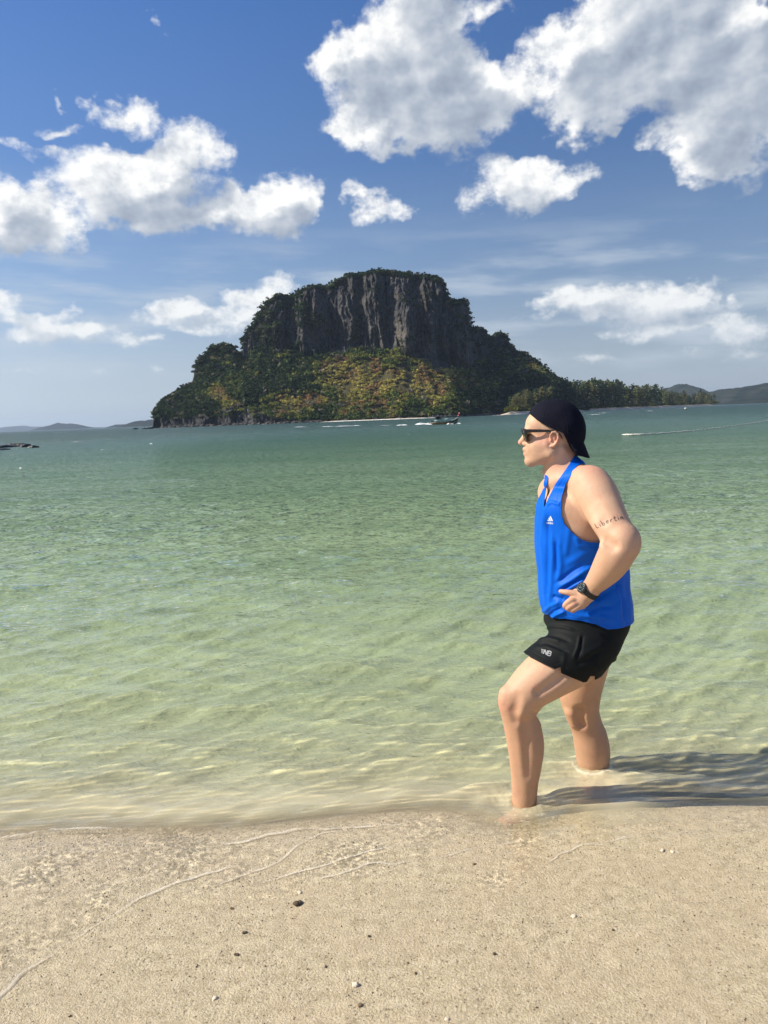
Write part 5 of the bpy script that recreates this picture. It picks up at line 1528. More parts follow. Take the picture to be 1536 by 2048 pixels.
set_attr(body_me, 'tan', np.clip((.62 - bv[:, 2]) / .25, 0, 1) * .8 + np.clip((1.12 - bv[:, 2]) / .1, 0, 1) * np.clip((2.86 - bv[:, 1]) / .05, 0, 1) * (bv[:, 2] > .75) * .5)
set_attr(body_me, 'burn', np.clip(burn, 0, 1)); set_attr(body_me, 'lip', np.clip(lipm, 0, 1)); set_attr(body_me, 'beard', beard); set_attr(body_me, 'hair', stub)
set_attr(body_me, 'wet', np.clip(1.2 - bv[:, 2] / .12, 0, 1))

skin, nt, out = material('skin')
at = lambda n: nt.n('ShaderNodeAttribute', attribute_name=n).outputs['Fac']
tc = nt.n('ShaderNodeTexCoord').outputs['Object']
big = nt.noise(tc, 14, 4, 0.55); fine = nt.noise(tc, 260, 3, 0.6)
c = nt.mix(big, (.54, .33, .205), (.64, .415, .275))
c = nt.mix(nt.m('MULTIPLY', fine, .25), c, (.45, .24, .16))
c = nt.mix(nt.m('MULTIPLY', at('tan'), .80), c, nt.mix(nt.noise(tc, 30, 3, .6), (.36, .19, .105), (.49, .285, .17)))
c = nt.mix(nt.m('MULTIPLY', nt.smooth(nt.noise(tc, 38, 5, .7), .44, .70), .42), c, (.58, .27, .19))
c = nt.mix(nt.m('MULTIPLY', at('burn'), .62), c, (.60, .225, .165))
c = nt.mix(nt.m('MULTIPLY', at('lip'), .45), c, (.50, .18, .15))
stubn = nt.smooth(nt.noise(tc, 900, 2, 0.5), .42, .62)
c = nt.mix(nt.m('MULTIPLY', at('beard'), nt.m('MULTIPLY_ADD', stubn, .3, .12)), c, (.20, .115, .07))
c = nt.mix(nt.m('MULTIPLY', at('hair'), nt.m('MULTIPLY_ADD', stubn, .35, .22)), c, (.22, .15, .10))
vor = nt.n('ShaderNodeTexVoronoi', feature='F1', ins={'Scale': 38.0, 'Randomness': 1.0, 'Vector': tc})
mole = nt.m('SUBTRACT', 1.0, nt.smooth(vor.outputs['Distance'], .035, .075))
pick = nt.smooth(nt.n('ShaderNodeSeparateColor', ins={0: vor.outputs['Color']}).outputs[0], .84, .86)
c = nt.mix(nt.m('MULTIPLY', nt.m('MULTIPLY', mole, pick), .6), c, (.22, .10, .06))
rough = nt.m('MULTIPLY_ADD', at('wet'), -.25, .56)
bpn = nt.n('ShaderNodeBump', ins={'Strength': .3, 'Distance': .002, 'Height': nt.m('ADD', fine, nt.m('MULTIPLY', nt.noise(tc, 90, 3, .5), 1.2))})
b = nt.n('ShaderNodeBsdfPrincipled', ins={'Base Color': c, 'Roughness': rough, 'Specular IOR Level': .32,
        'Subsurface Weight': .06, 'Subsurface Radius': (1.0, .35, .18), 'Subsurface Scale': .008, 'Normal': bpn.outputs[0]})
nt.t.links.new(b.outputs[0], out.inputs[0])

man = empty('person', tuple(P(1050, 1645, 2.88)))
tag(man, 'man in blue tank top, black shorts and backward cap, hand on hip, in shallow water', 'person')
part('body', body_me, skin, man)

# ---------------------------------------------------------------- tank top
def zpx(py, px=1165, Y=2.88): return P(px, py, Y)[2]
def row(py, pl, pr, b, Yc=3.03, Yn=2.9):
    xl, xr = P(pl, py, Yc)[0], P(pr, py, Yc)[0]
    return (P((pl + pr) / 2, py, Yn)[2], (xl + xr) / 2, Yc, (xr - xl) / 2, b)
T = Field((0.42, 2.62, 0.72), (1.12, 3.45, 1.50), 0.0034)
T.loft([row(1275, 1100, 1262, .165), row(1247, 1091, 1261, .168), row(1225, 1083, 1260, .172), row(1190, 1079, 1255, .172), row(1150, 1077, 1253, .172),
        row(1110, 1073, 1244, .172), row(1070, 1072.5, 1236, .172), row(1040, 1074.5, 1228, .170), row(1012, 1079, 1220, .165), row(988, 1091, 1212, .15)], n=2.25, k=.02)
e = .006
T.ell(P(1150, 1028, 3.03), (64 * .00205 + e, .165 + e, .17 + e), k=.04)
T.ell(P(1124, 1018, 2.96), (37 * .00205 + e, .085 + e, .078 + e), k=.03)
T.ell(P(1117, 1018, 3.12), (37 * .00205 + e, .085 + e, .078 + e), k=.03)
def infl(ch, e=.005): return [(p, r + e) for p, r in ch]
T.chain(infl([bp(1136, 948, 3.03, 30), bp(1166, 962, 2.94, 28), bp(1186, 976, 2.88, 34)]), k=.04)
T.chain(infl([bp(1130, 948, 3.03, 30), bp(1116, 966, 3.12, 28), bp(1112, 985, 3.19, 32)]), k=.04)
T.chain(infl([bp(1140, 948, 3.03, 26), bp(1160, 985, 3.03, 46)]), k=.04)
T.chain(infl([bp(1098, 966, 3.0, 8), bp(1130, 958, 2.94, 8), bp(1165, 952, 2.89, 12)]), k=.03)
T.ell(P(1165, 1050, 2.905), (42 * .00205 + e, .045 + e, .12 + e), k=.04)
T.ell(P(1160, 1050, 3.155), (42 * .00205 + e, .045 + e, .12 + e), k=.04)
T.chain([(hp(1116, 905), 33 * HS), (hp(1120, 930), 33 * HS), (hp(1132, 958), 38.5 * HS)], k=.02)
tv, tf = T.mesh(); del T
tf = tri(tf); tv = relax(tv, tf, 2)
tn = normals(tv, tf)
px, py = to_px(tv)
nearside = np.clip((3.10 - tv[:, 1]) / .06, 0, 1)
# folds drawn where the photo has them: (polyline, width px, height m)
folds = [([(1090, 1012), (1083, 1080), (1086, 1140), (1090, 1210)], 4.5, .0040), ([(1104, 1060), (1106, 1110), (1103, 1170), (1098, 1215)], 4, .0042),
         ([(1096, 1030), (1095, 1100), (1094, 1190)], 3.2, -.0045), ([(1118, 1075), (1122, 1130), (1116, 1172)], 5, .0034), ([(1112, 1080), (1113, 1150)], 3, -.0035),
         ([(1116, 1176), (1140, 1162), (1168, 1142), (1186, 1132)], 4.5, .0068), ([(1122, 1188), (1150, 1170), (1172, 1158)], 4, .0060), ([(1120, 1181), (1148, 1165), (1172, 1149)], 3, -.0055),
         ([(1110, 1168), (1140, 1146), (1170, 1125)], 4, -.0045), ([(1130, 1130), (1165, 1110), (1195, 1098)], 7, .003),
         ([(1096, 1243), (1112, 1230), (1132, 1222)], 3.2, .0048), ([(1092, 1236), (1106, 1224), (1124, 1215)], 3, -.0045), ([(1086, 1225), (1100, 1213), (1120, 1204)], 4, .004),
         ([(1105, 1192), (1118, 1196), (1128, 1200)], 4, -.005), ([(1150, 1232), (1190, 1232), (1230, 1240)], 5, .003), ([(1185, 1200), (1215, 1185), (1240, 1165)], 7, -.005),
         ([(1224, 1160), (1236, 1195), (1240, 1230)], 4.5, .0055), ([(1233, 1160), (1246, 1200), (1250, 1245)], 4, -.0045), ([(1200, 1195), (1196, 1225), (1200, 1250)], 6, .004),
         ([(1168, 1225), (1200, 1215), (1228, 1212)], 5, -.004), ([(1093, 1010), (1104, 1004), (1120, 1010)], 3, .003), ([(1140, 1050), (1135, 1085), (1130, 1115)], 6, .0025),
         ([(1150, 1072), (1158, 1090), (1185, 1096)], 5, .003), ([(1145, 945), (1128, 985), (1118, 1010)], 3.5, .0022)]
disp = np.zeros(len(tv))
for pl, w, a in folds:
    d, u = line_d(px, py, pl)
    disp += 1.45 * a * np.exp(-(d / w) ** 2) * np.clip(np.minimum(u, 1 - u) * 6 + .15, 0, 1)
hem_f = np.clip((py - 1200) / 60, 0, 1)
disp = disp * nearside
ang = np.arctan2(tv[:, 1] - 3.03, tv[:, 0] - .83)
lowf = np.clip((1.22 - tv[:, 2]) / .35, 0, 1)
disp += lowf * (.0035 * np.sin(ang * 9 + tv[:, 2] * 5 + 1.0) + .0022 * np.sin(ang * 17 - tv[:, 2] * 9)) * (1 - .5 * nearside)
tv = tv + tn * disp[:, None]
# the front hem tucks in a little
# openings
px, py = to_px(tv)
arm_near = [(1262, 905), (1215, 925), (1192, 936), (1175, 927.5), (1162, 927), (1153.5, 931), (1147, 943), (1138, 957), (1131, 968), (1124, 991), (1122, 1014), (1123, 1030), (1128.5, 1048), (1140, 1061), (1152, 1072), (1166, 1081), (1183, 1085.5), (1204, 1087), (1222, 1078), (1232, 1050), (1228, 1020), (1222, 990), (1225, 960)]
sa = poly_sd(px, py, arm_near)
sa = np.where(tv[:, 1] < 3.03, sa, 50)
neck = [(1170, 880), (1156, 904), (1144, 920), (1134.5, 934.5), (1111, 967.5), (1098, 993), (1090.5, 1010), (1087, 1016), (1088, 1004), (1091, 979), (1094.4, 967.5), (1096.5, 956), (1094, 951), (1070, 944), (1070, 880)]
sn = poly_sd(px, py, neck)
# far arm hole: the near one mirrored about the body's middle
mx = tv.copy(); mx[:, 1] = 6.06 - mx[:, 1]; mx[:, 0] += .07
qx, qy = to_px(mx)
sb = np.where(tv[:, 1] >= 3.03, poly_sd(qx, qy, arm_near), 50)
sb = np.minimum(sb, np.where(tv[:, 1] > 3.05, poly_sd(px, py, [(1098, 943), (1095.5, 955), (1088.5, 967.5), (1082, 979), (1077.5, 989), (1073, 1003), (1069, 1020), (1064, 1040), (1040, 1040), (1050, 930), (1080, 925)]), 50))
hem_pts = np.array([(1070, 1243), (1091, 1247), (1110, 1241), (1129, 1237), (1159, 1237.5), (1185, 1243), (1206, 1252.5), (1229.5, 1260), (1258, 1261), (1300, 1262)], float)
hw_ = np.array([P(a, b_, 2.9) for a, b_ in hem_pts])
zh = np.interp(tv[:, 0], hw_[:, 0], hw_[:, 2])
sh = (tv[:, 2] - zh) / .002
sfield = np.minimum(np.minimum(sa, sn), np.minimum(sb, sh))
# a fine stitched seam along every edge
edge = np.exp(-((sfield - 5.5) / 1.1) ** 2) - .8 * np.exp(-((sfield - 7.5) / 1.0) ** 2)
tv = tv + tn * (edge * .0009)[:, None]
tv, tf = clip(tv, tf, sfield)
shirt_bvh = BVHTree.FromPolygons([Vector(p) for p in tv], tf.tolist())
tv, tf = solidify(tv, tf, .0022)
shirt_me = mesh_np('tank_top', tv, tf)
m_shirt, nt, out = material('blue_polyester')
tc = nt.n('ShaderNodeTexCoord').outputs['Object']
w1 = nt.n('ShaderNodeTexVoronoi', feature='F1', ins={'Scale': 520.0, 'Randomness': .25, 'Vector': tc}).outputs['Distance']
c = nt.mix(nt.noise(tc, 16, 3, .5), (.0, .085, .50), (.0, .122, .65))
b = nt.n('ShaderNodeBsdfPrincipled', ins={'Base Color': c, 'Roughness': .52, 'Specular IOR Level': .16,
    'Normal': nt.n('ShaderNodeBump', ins={'Strength': .25, 'Distance': .0006, 'Height': nt.m('ADD', w1, nt.noise(tc, 60, 4, .6))}).outputs[0]})
nt.t.links.new(b.outputs[0], out.inputs[0])
shirt = part('tank_top', shirt_me, m_shirt, man)

# ---------------------------------------------------------------- shorts
K = Field((0.46, 2.62, 0.52), (1.16, 3.45, 0.95), 0.0034)
K.loft([row(1322, 1140, 1208, .12, 3.05, 2.93), row(1305, 1128, 1231, .145, 3.05, 2.92), row(1285, 1108, 1247, .16, 3.05, 2.91), row(1262, 1090, 1256, .163, 3.04, 2.9), row(1245, 1092, 1256, .16, 3.03, 2.9), row(1210, 1096, 1250, .15, 3.03, 2.9)], n=2.3, k=.02)
K.chain([bp(1180, 1284, 2.955, 57), bp(1150, 1308, 2.935, 63), bp(1112, 1329, 2.92, 59), bp(1078, 1354, 2.90, 57), bp(1050, 1374, 2.89, 56)], k=.04)
K.chain([bp(1184, 1296, 3.12, 50), bp(1172, 1345, 3.14, 50), bp(1165, 1400, 3.15, 50)], k=.03)
K.chain([bp(1165, 1305, 2.95, 40), bp(1158, 1330, 2.95, 40), bp(1152, 1362, 2.95, 36)], k=.04)
kv, kf = K.mesh(); del K
kf = tri(kf); kv = relax(kv, kf, 2); kn = normals(kv, kf)
px, py = to_px(kv)
nearside = np.clip((3.06 - kv[:, 1]) / .06, 0, 1)
kfolds = [([(1086, 1262), (1102, 1252), (1130, 1255), (1150, 1262)], 4, .0055), ([(1078, 1272), (1096, 1268), (1120, 1274), (1142, 1284)], 4, -.0055), ([(1076, 1280), (1098, 1277), (1122, 1284)], 4, .0055),
          ([(1068, 1288), (1092, 1285), (1118, 1294), (1138, 1306)], 4.5, -.006), ([(1070, 1296), (1095, 1294), (1130, 1310)], 4, .0045), ([(1160, 1270), (1155, 1295), (1146, 1318)], 3, .004),
          ([(1166, 1270), (1162, 1298), (1152, 1322)], 3, -.004), ([(1200, 1300), (1180, 1318), (1150, 1330)], 6, -.005), ([(1210, 1288), (1185, 1302), (1160, 1312)], 7, .004), ([(1130, 1300), (1126, 1330)], 5, .003),
          ([(1190, 1330), (1200, 1345)], 4, .004)]
disp = np.zeros(len(kv))
for pl, w, a in kfolds:
    d, u = line_d(px, py, pl)
    disp += a * np.exp(-(d / w) ** 2) * np.clip(np.minimum(u, 1 - u) * 6 + .15, 0, 1)
kv = kv + kn * (disp * nearside)[:, None]
px, py = to_px(kv)
near_leg = poly_sd(px, py, [(1040, 1296), (1050, 1307), (1080, 1323), (1110, 1338), (1121.5, 1333.5), (1122.5, 1346.5), (1150, 1358), (1172, 1367), (1181, 1352), (1190, 1352), (1192, 1430), (960, 1430), (960, 1296)])
far_leg = poly_sd(px, py, [(1176, 1352), (1200, 1353.5), (1235, 1354), (1250, 1440), (1090, 1440), (1090, 1352)])
w_near = kv[:, 1] < 3.035
sk = np.where(w_near, np.minimum(near_leg, 60), far_leg)
sk = np.minimum(sk, np.minimum(near_leg + np.clip((kv[:, 1] - 3.0) * 900, 0, 400), 60))
sk = np.minimum(sk, (P(1165, 1222, 2.9)[2] - kv[:, 2]) / .002)
edge = np.exp(-((sk - 9) / 1.1) ** 2)
kv = kv - kn * (edge * .0010)[:, None]
kv, kf = clip(kv, kf, sk)
short_bvh = BVHTree.FromPolygons([Vector(p) for p in kv], kf.tolist())
kv, kf = solidify(kv, kf, .0025)
m_short, nt, out = material('black_polyester')
tc = nt.n('ShaderNodeTexCoord').outputs['Object']
c = nt.mix(nt.noise(tc, 30, 4, .6), (.003, .004, .0042), (.007, .0088, .0092))
b = nt.n('ShaderNodeBsdfPrincipled', ins={'Base Color': c, 'Roughness': .7, 'Specular IOR Level': .18, 'Normal': nt.n('ShaderNodeBump', ins={'Strength': .25, 'Distance': .0008, 'Height': nt.noise(tc, 120, 4, .6)}).outputs[0]})
nt.t.links.new(b.outputs[0], out.inputs[0])
shorts = part('shorts', mesh_np('shorts', kv, kf), m_short, man)

# ---------------------------------------------------------------- prints and tattoo: flat strokes laid on the surface
body_bvh = BVHTree.FromPolygons([Vector(p) for p in bv], bf.tolist())
def lay(bvh, tris2d, off, sub=2.0):
    """Flat print: 2-D pixel triangles dropped along the line of sight onto the cloth, lifted by off."""
    vs, fs = [], []
    for t in tris2d:
        t = [np.array(q, float) for q in t]
        stack = [t]; done = []
        while stack:
            a = stack.pop()
            L = [np.linalg.norm(a[i] - a[(i + 1) % 3]) for i in range(3)]
            i = int(np.argmax(L))
            if L[i] > sub:
                m = (a[i] + a[(i + 1) % 3]) / 2
                stack.append([a[i], m, a[(i + 2) % 3]]); stack.append([m, a[(i + 1) % 3], a[(i + 2) % 3]])
            else: done.append(a)
        for a in done:
            idx = []
            for q in a:
                d = Vector(ray(*q)).normalized()
                h = bvh.ray_cast(Vector(CAM), d)
                if h[0] is None: break
                n = h[1] if h[1].dot(d) < 0 else -h[1]
                idx.append(len(vs)); vs.append(h[0] + n * off)
            if len(idx) == 3: fs.append(idx)
    return mesh_np('print', np.array([tuple(v) for v in vs]), np.array(fs))
def stroke(pts, w):
    out = []
    pts = [np.array(p, float) for p in pts]
    L = []
    for i, p in enumerate(pts):
        d = (pts[min(i + 1, len(pts) - 1)] - pts[max(i - 1, 0)]); d /= np.linalg.norm(d) + 1e-9
        nrm = np.array((-d[1], d[0])) * w / 2
        L.append((p + nrm, p - nrm))
    for (a, b_), (c_, d_) in zip(L[:-1], L[1:]):
        out.append((a, b_, c_)); out.append((b_, d_, c_))
    return out
# tattoo lettering "libertin", each glyph in its own little frame (x right, y down, x-height 1)
arc = lambda cx, cy, rx, ry, a0, a1, n=8: [(cx + rx * math.cos(math.radians(a0 + (a1 - a0) * i / n)), cy + ry * math.sin(math.radians(a0 + (a1 - a0) * i / n))) for i in range(n + 1)]
glyph = {
    'l': ([[(0, -1.0), (.05, -.2), (.1, .55), (.35, .85), (.6, .8)]], .9),
    'i': ([[(.1, .0), (.12, .5), (.22, 1.0)], [(.05, -.62), (.12, -.45)]], .55),
    'b': ([[(0, -1.0), (.05, 0), (.1, 1.0)], arc(.38, .55, .36, .45, -170, 150)], 1.05),
    'e': ([[(.05, .5), (.65, .35)] + arc(.4, .5, .36, .48, -20, -310)], 1.0),
    'r': ([[(.05, .05), (.1, 1.0)], [(.1, .45), (.3, .1), (.62, .05)]], .85),
    't': ([[(.3, -.8), (.28, .3), (.4, .95), (.75, .9)], [(0, -.1), (.75, -.2)]], .95),
    'n': ([[(.05, .05), (.1, 1.0)], [(.1, .4), (.35, .05), (.6, .2), (.62, 1.0), (.8, 1.02)]], 1.0)}
base = [(1194, 1057.5), (1205, 1052), (1217, 1046), (1230, 1042), (1243, 1038.5), (1257, 1036.5), (1265, 1037)]
def along(s):
    a = np.array(base, float); L = np.concatenate([[0], np.cumsum(np.linalg.norm(np.diff(a, axis=0), axis=1))])
    p = np.array((np.interp(s, L, a[:, 0]), np.interp(s, L, a[:, 1])))
    q = np.array((np.interp(s + 1, L, a[:, 0]), np.interp(s + 1, L, a[:, 1])))
    d = q - p; d /= np.linalg.norm(d) + 1e-9
    return p, d
tris2 = []; s = 0.0; XH = 5.6
for ch in 'libertin':
    st, adv = glyph[ch]
    for line in st:
        pts = []
        for gx, gy in line:
            p, d = along(s + gx * XH * 1.25)
            pts.append(p + np.array((-d[1], d[0])) * ((gy - 1) * XH))
        tris2 += stroke(pts, 1.45)
    s += (adv + .18) * XH * 1.28
m_ink = simple_mat('tattoo_ink', (.13, .085, .07), .5, .3, var=.3, scale=300)
tat = part('tattoo', lay(body_bvh, tris2, .0007), m_ink, man)
tat['label'] = 'handwritten word libertin tattooed across the upper arm'
# chest mark: three slanted bars rising to the right over a small word
tris2 = []
cx0, cy0 = 1094.0, 1048.5
def quad2(q): return [(q[0], q[1], q[2]), (q[0], q[2], q[3])]
tris2 += quad2([(1094.6, 1040.0), (1096.6, 1038.6), (1098.4, 1042.0), (1095.8, 1042.0)])
tris2 += quad2([(1097.1, 1036.4), (1099.2, 1035.0), (1102.4, 1042.0), (1099.6, 1042.0)])
tris2 += quad2([(1099.6, 1033.4), (1101.6, 1032.0), (1106.2, 1042.0), (1103.4, 1042.0)])
mini = {'a': [arc(.4, .5, .38, .48, 0, 360, 8), [(.8, .02), (.8, 1)]], 'd': [arc(.4, .5, .38, .48, 0, 360, 8), [(.8, -.55), (.8, 1)]], 'i': [[(.3, .05), (.3, 1)], [(.3, -.5), (.3, -.25)]],
        's': [[(.75, .1), (.3, .02), (.1, .25), (.4, .5), (.7, .72), (.5, 1), (.05, .92)]]}
x0 = 1093.6
for ch in 'adidas':
    for ln in mini[ch]:
        tris2 += stroke([(x0 + gx * 2.2, 1044.6 + gy * 2.9 + (x0 - 1093) * .06) for gx, gy in ln], .62)
    x0 += 1.5 if ch == 'i' else 2.45
m_white = simple_mat('white_print', (.72, .76, .82), .5, .3, var=.05)
lg = link('chest_print', lay(shirt_bvh, tris2, .0006, 3.0), m_white, shirt)
# shorts mark: slanted N and B with speed lines
tris2 = []
def sk_(x, y): return (1081.5 + x * 1.0 + y * -.18, 1296.5 + y * 1.0 + x * .33)
N = [[(7, 9), (8.5, 0)], [(8.5, 0), (12.5, 9)], [(12.5, 9), (14, 0)]]
Bl = [[(14.6, 9), (16, 0)], [(16, 0), (20.5, .2), (21.5, 2), (20, 4.2), (15.4, 4.4)], [(19.5, 4.4), (21.3, 6), (20, 8.6), (14.6, 9)]]
for ln in N + Bl: tris2 += stroke([sk_(*p) for p in ln], 2.0)
for k in range(4): tris2 += stroke([sk_(1.5 + k * .3, 1.2 + k * 2.2), sk_(6.6 - k * .1, 1.2 + k * 2.2)], 1.0)
m_silver = simple_mat('silver_print', (.30, .31, .31), .45, .4, var=.1)
lg = link('shorts_print', lay(short_bvh, tris2, .0007, 3.0), m_silver, shorts)

# ---------------------------------------------------------------- cap, worn backwards
CP = Field(hp(1200, 940, -60) * 0 + np.array((.52, 2.82, 1.36)), (.98, 3.26, 1.74), .0028)
he(CP, (1112, 856, 0), (55, 57.5, 42), 4)
he(CP, (1090, 846, 0), (36, 40, 37), 12)
he(CP, (1132, 866, 0), (37, 46, 40), 10)
cv, cf = CP.mesh(); del CP
cf = tri(cf); cv = relax(cv, cf, 2)
cn = normals(cv, cf)
q = cv - H0
u_ = q @ HU / HS; v_ = q @ HV / HS; w_ = q @ HW / HS
# six-panel seams and the stitched edge
top = hp(1108, 800)
az = np.arctan2(w_, u_ + 0.0)
seam = np.zeros(len(cv))
for k in range(6):
    d = np.abs(np.angle(np.exp(1j * (az - (k * math.pi / 3 + .05))))) * np.hypot(u_, w_)
    seam += np.exp(-(d / .8) ** 2) * .5 - .45 * np.exp(-((d - 1.8) / .7) ** 2)
cpx, cpy = to_px(cv)
edgel = poly_sd(cpx, cpy, [(1057, 825), (1075, 841), (1095, 853), (1115, 862), (1126, 866), (1133, 879), (1140, 895), (1148, 905), (1160, 909), (1230, 910), (1230, 770), (1030, 770), (1030, 818)])
mid = -edgel
# mirror the rim for the far side
mq = H0 + np.outer(u_ * HS, HU) + np.outer(v_ * HS, HV) - np.outer(np.abs(w_) * HS, HW)
cpx, cpy = to_px(mq)
edgel = poly_sd(cpx, cpy, [(1056, 825), (1075, 841), (1095, 853), (1115, 862), (1126, 866), (1133, 879), (1140, 895), (1148, 905), (1160, 909), (1230, 910), (1230, 770), (1030, 770), (1030, 818)])
mid = -edgel
hemc = np.exp(-((mid - 7) / 1.0) ** 2)
wr = np.array([mnoise.noise(Vector(p * 22)) for p in cv[:, :]]) * .0016
cv = cv + cn * (seam * .0017 - hemc * .0013 + wr)[:, None]
cv, cf = clip(cv, cf, mid)
cv, cf = solidify(cv, cf, .003)
m_cap, nt, out = material('navy_black_cotton')
tc = nt.n('ShaderNodeTexCoord').outputs['Object']
c = nt.mix(nt.noise(tc, 40, 4, .6), (.0035, .004, .010), (.008, .009, .018))
b = nt.n('ShaderNodeBsdfPrincipled', ins={'Base Color': c, 'Roughness': .85, 'Specular IOR Level': .12, 'Normal': nt.n('ShaderNodeBump', ins={'Strength': .3, 'Distance': .0008, 'Height': nt.noise(tc, 420, 3, .6)}).outputs[0]})
nt.t.links.new(b.outputs[0], out.inputs[0])
capo = part('cap', mesh_np('cap', cv, cf), m_cap, man)
# brim: a curved plate drooping behind the neck
def subpart(name, me, mat, par):
    o = link(name, me, mat); o.parent = par; return o
vs, nU, nV = [], 40, 14
prof = [(1160, 868), (1166, 884), (1172, 900), (1178.5, 916)]
for j in range(nV + 1):
    t0_ = j / nV
    t = t0_
    x0 = np.interp(t, [0, .33, .66, 1], [p[0] for p in prof]); y0 = np.interp(t, [0, .33, .66, 1], [p[1] for p in prof])
    for i in range(nU + 1):
        s = -1 + 2 * i / nU
        t = t0_ * (1 - .20 * s ** 4)
        x0 = np.interp(t, [0, .33, .66, 1], [p[0] for p in prof]); y0 = np.interp(t, [0, .33, .66, 1], [p[1] for p in prof])
        hw = 36 * (1 - .10 * t ** 3)
        sag = 30 * (1 - math.sqrt(max(0, 1 - .98 * s * s))) * (1 - .15 * t)   # sides droop down and in
        a = abs(s)
        x = x0 - sag * .95 - 3 * t * s * s
        y = y0 + sag * .35 - (6 * t * s * s if t > .5 else 0)
        vs.append(hp(x, y, s * hw))
vs = np.array(vs)
ff = np.array([[j * (nU + 1) + i, j * (nU + 1) + i + 1, (j + 1) * (nU + 1) + i + 1, (j + 1) * (nU + 1) + i] for j in range(nV) for i in range(nU)])
v2, f2 = solidify(vs, tri(ff), .0035)
subpart('brim', mesh_np('brim', v2, f2), m_cap, capo)
bm = bmesh.new(); bmesh.ops.create_uvsphere(bm, u_segments=14, v_segments=8, radius=.0065)
for v in bm.verts: v.co.z *= .5
bmesh.ops.translate(bm, verts=bm.verts, vec=Vector(hp(1108, 798.5)))
me = bpy.data.meshes.new('button'); bm.to_mesh(me); bm.free()
subpart('button', me, m_cap, capo)

# ---------------------------------------------------------------- sunglasses
m_frame, nt, out = material('tortoise_black_plastic')
tc = nt.n('ShaderNodeTexCoord').outputs['Object']
c = nt.mix(nt.smooth(nt.noise(tc, 160, 2, .5), .5, .7), (.012, .008, .007), (.035, .015, .008))
b = nt.n('ShaderNodeBsdfPrincipled', ins={'Base Color': c, 'Roughness': .25})
nt.t.links.new(b.outputs[0], out.inputs[0])
m_lens, nt, out = material('dark_lens')
b = nt.n('ShaderNodeBsdfPrincipled', ins={'Base Color': (.006, .006, .007, 1), 'Roughness': .06, 'Coat Weight': .5})
nt.t.links.new(b.outputs[0], out.inputs[0])
sg = bpy.data.objects.new('sunglasses', None); sg.empty_display_size = .05; C.objects.link(sg); sg.parent = man; sg.location = Vector(hp(1047, 866)) - Vector(man.location)
for s in (-1, 1):
    # lens outline in the (w, y) plane, leaning back and wrapping a little
    def LP(w, y, off=0):
        x = 1043.5 + (y - 858) * .30 + (abs(w) ** 2) * .0065 + off
        return hp(x, y, s * w)
    outl = [(5, 862), (9, 859.5), (20, 858.5), (31, 858.5), (35.5, 860), (35, 868), (32, 876), (26, 881.5), (17, 882), (10, 879), (6.5, 872)]
    dense = []
    for a, b_ in zip(outl, outl[1:] + outl[:1]):
        for k in range(3): dense.append((a[0] + (b_[0] - a[0]) * k / 3, a[1] + (b_[1] - a[1]) * k / 3))
    pts = [LP(w, y) for w, y in dense]
    rad = [(2.7 if y < 861 else 1.6) * HS for w, y in dense]
    v_t, f_t = tube(pts, rad, 8, True)
    fr = subpart('rim', mesh_np('rim', v_t, f_t), m_frame, man); fr.parent = sg; fr.matrix_parent_inverse = Matrix.Translation(-Vector(hp(1047, 866)))
    cpt = np.mean([LP(w, y, -1.2) for w, y in outl], axis=0)
    lv = np.array([LP(w, y, -.4) for w, y in dense] + [cpt]); n = len(dense)
    lf = np.array([[i, (i + 1) % n, n] for i in range(n)])
    if s > 0: lf = lf[:, ::-1]
    v2, f2 = solidify(lv, lf, .0018)
    ln = subpart('lens', mesh_np('lens', v2, f2), m_lens, man); ln.parent = sg; ln.matrix_parent_inverse = Matrix.Translation(-Vector(hp(1047, 866)))
    # temple arm
    path = [(1050.5, 861.0, 36.5), (1062, 860.8, 37.5), (1080, 860.6, 38.0), (1098, 860.8, 38.5), (1112, 863, 39), (1120, 868.5, 38), (1124.5, 876, 37)]
    hh = [3.4, 3.2, 2.9, 2.4, 1.9, 1.9, 1.9]
    tv_, tf_ = [], []
    for (x, y, w), hgt in zip(path, hh):
        for dy, dw in ((-hgt, -1), (-hgt, 1), (hgt, 1), (hgt, -1)): tv_.append(hp(x, y + dy, s * (w + dw)))
    for i in range(len(path) - 1):
        for k in range(4):
            q4 = [i * 4 + k, i * 4 + (k + 1) % 4, i * 4 + 4 + (k + 1) % 4, i * 4 + 4 + k]
            tf_.append(q4 if s > 0 else q4[::-1])
    tf_ += [[0, 1, 2, 3], [len(tv_) - 4, len(tv_) - 1, len(tv_) - 2, len(tv_) - 3]]
    te = subpart('temple_arm', mesh_np('temple_arm', np.array(tv_), np.array(tf_), smooth=False), m_frame, man); te.parent = sg; te.matrix_parent_inverse = Matrix.Translation(-Vector(hp(1047, 866)))
v_t, f_t = tube([hp(1043.5, 862.5, w) for w in (-6, -3, 0, 3, 6)], 1.7 * HS)
br = subpart('bridge', mesh_np('bridge', v_t, f_t), m_frame, man); br.parent = sg; br.matrix_parent_inverse = Matrix.Translation(-Vector(hp(1047, 866)))

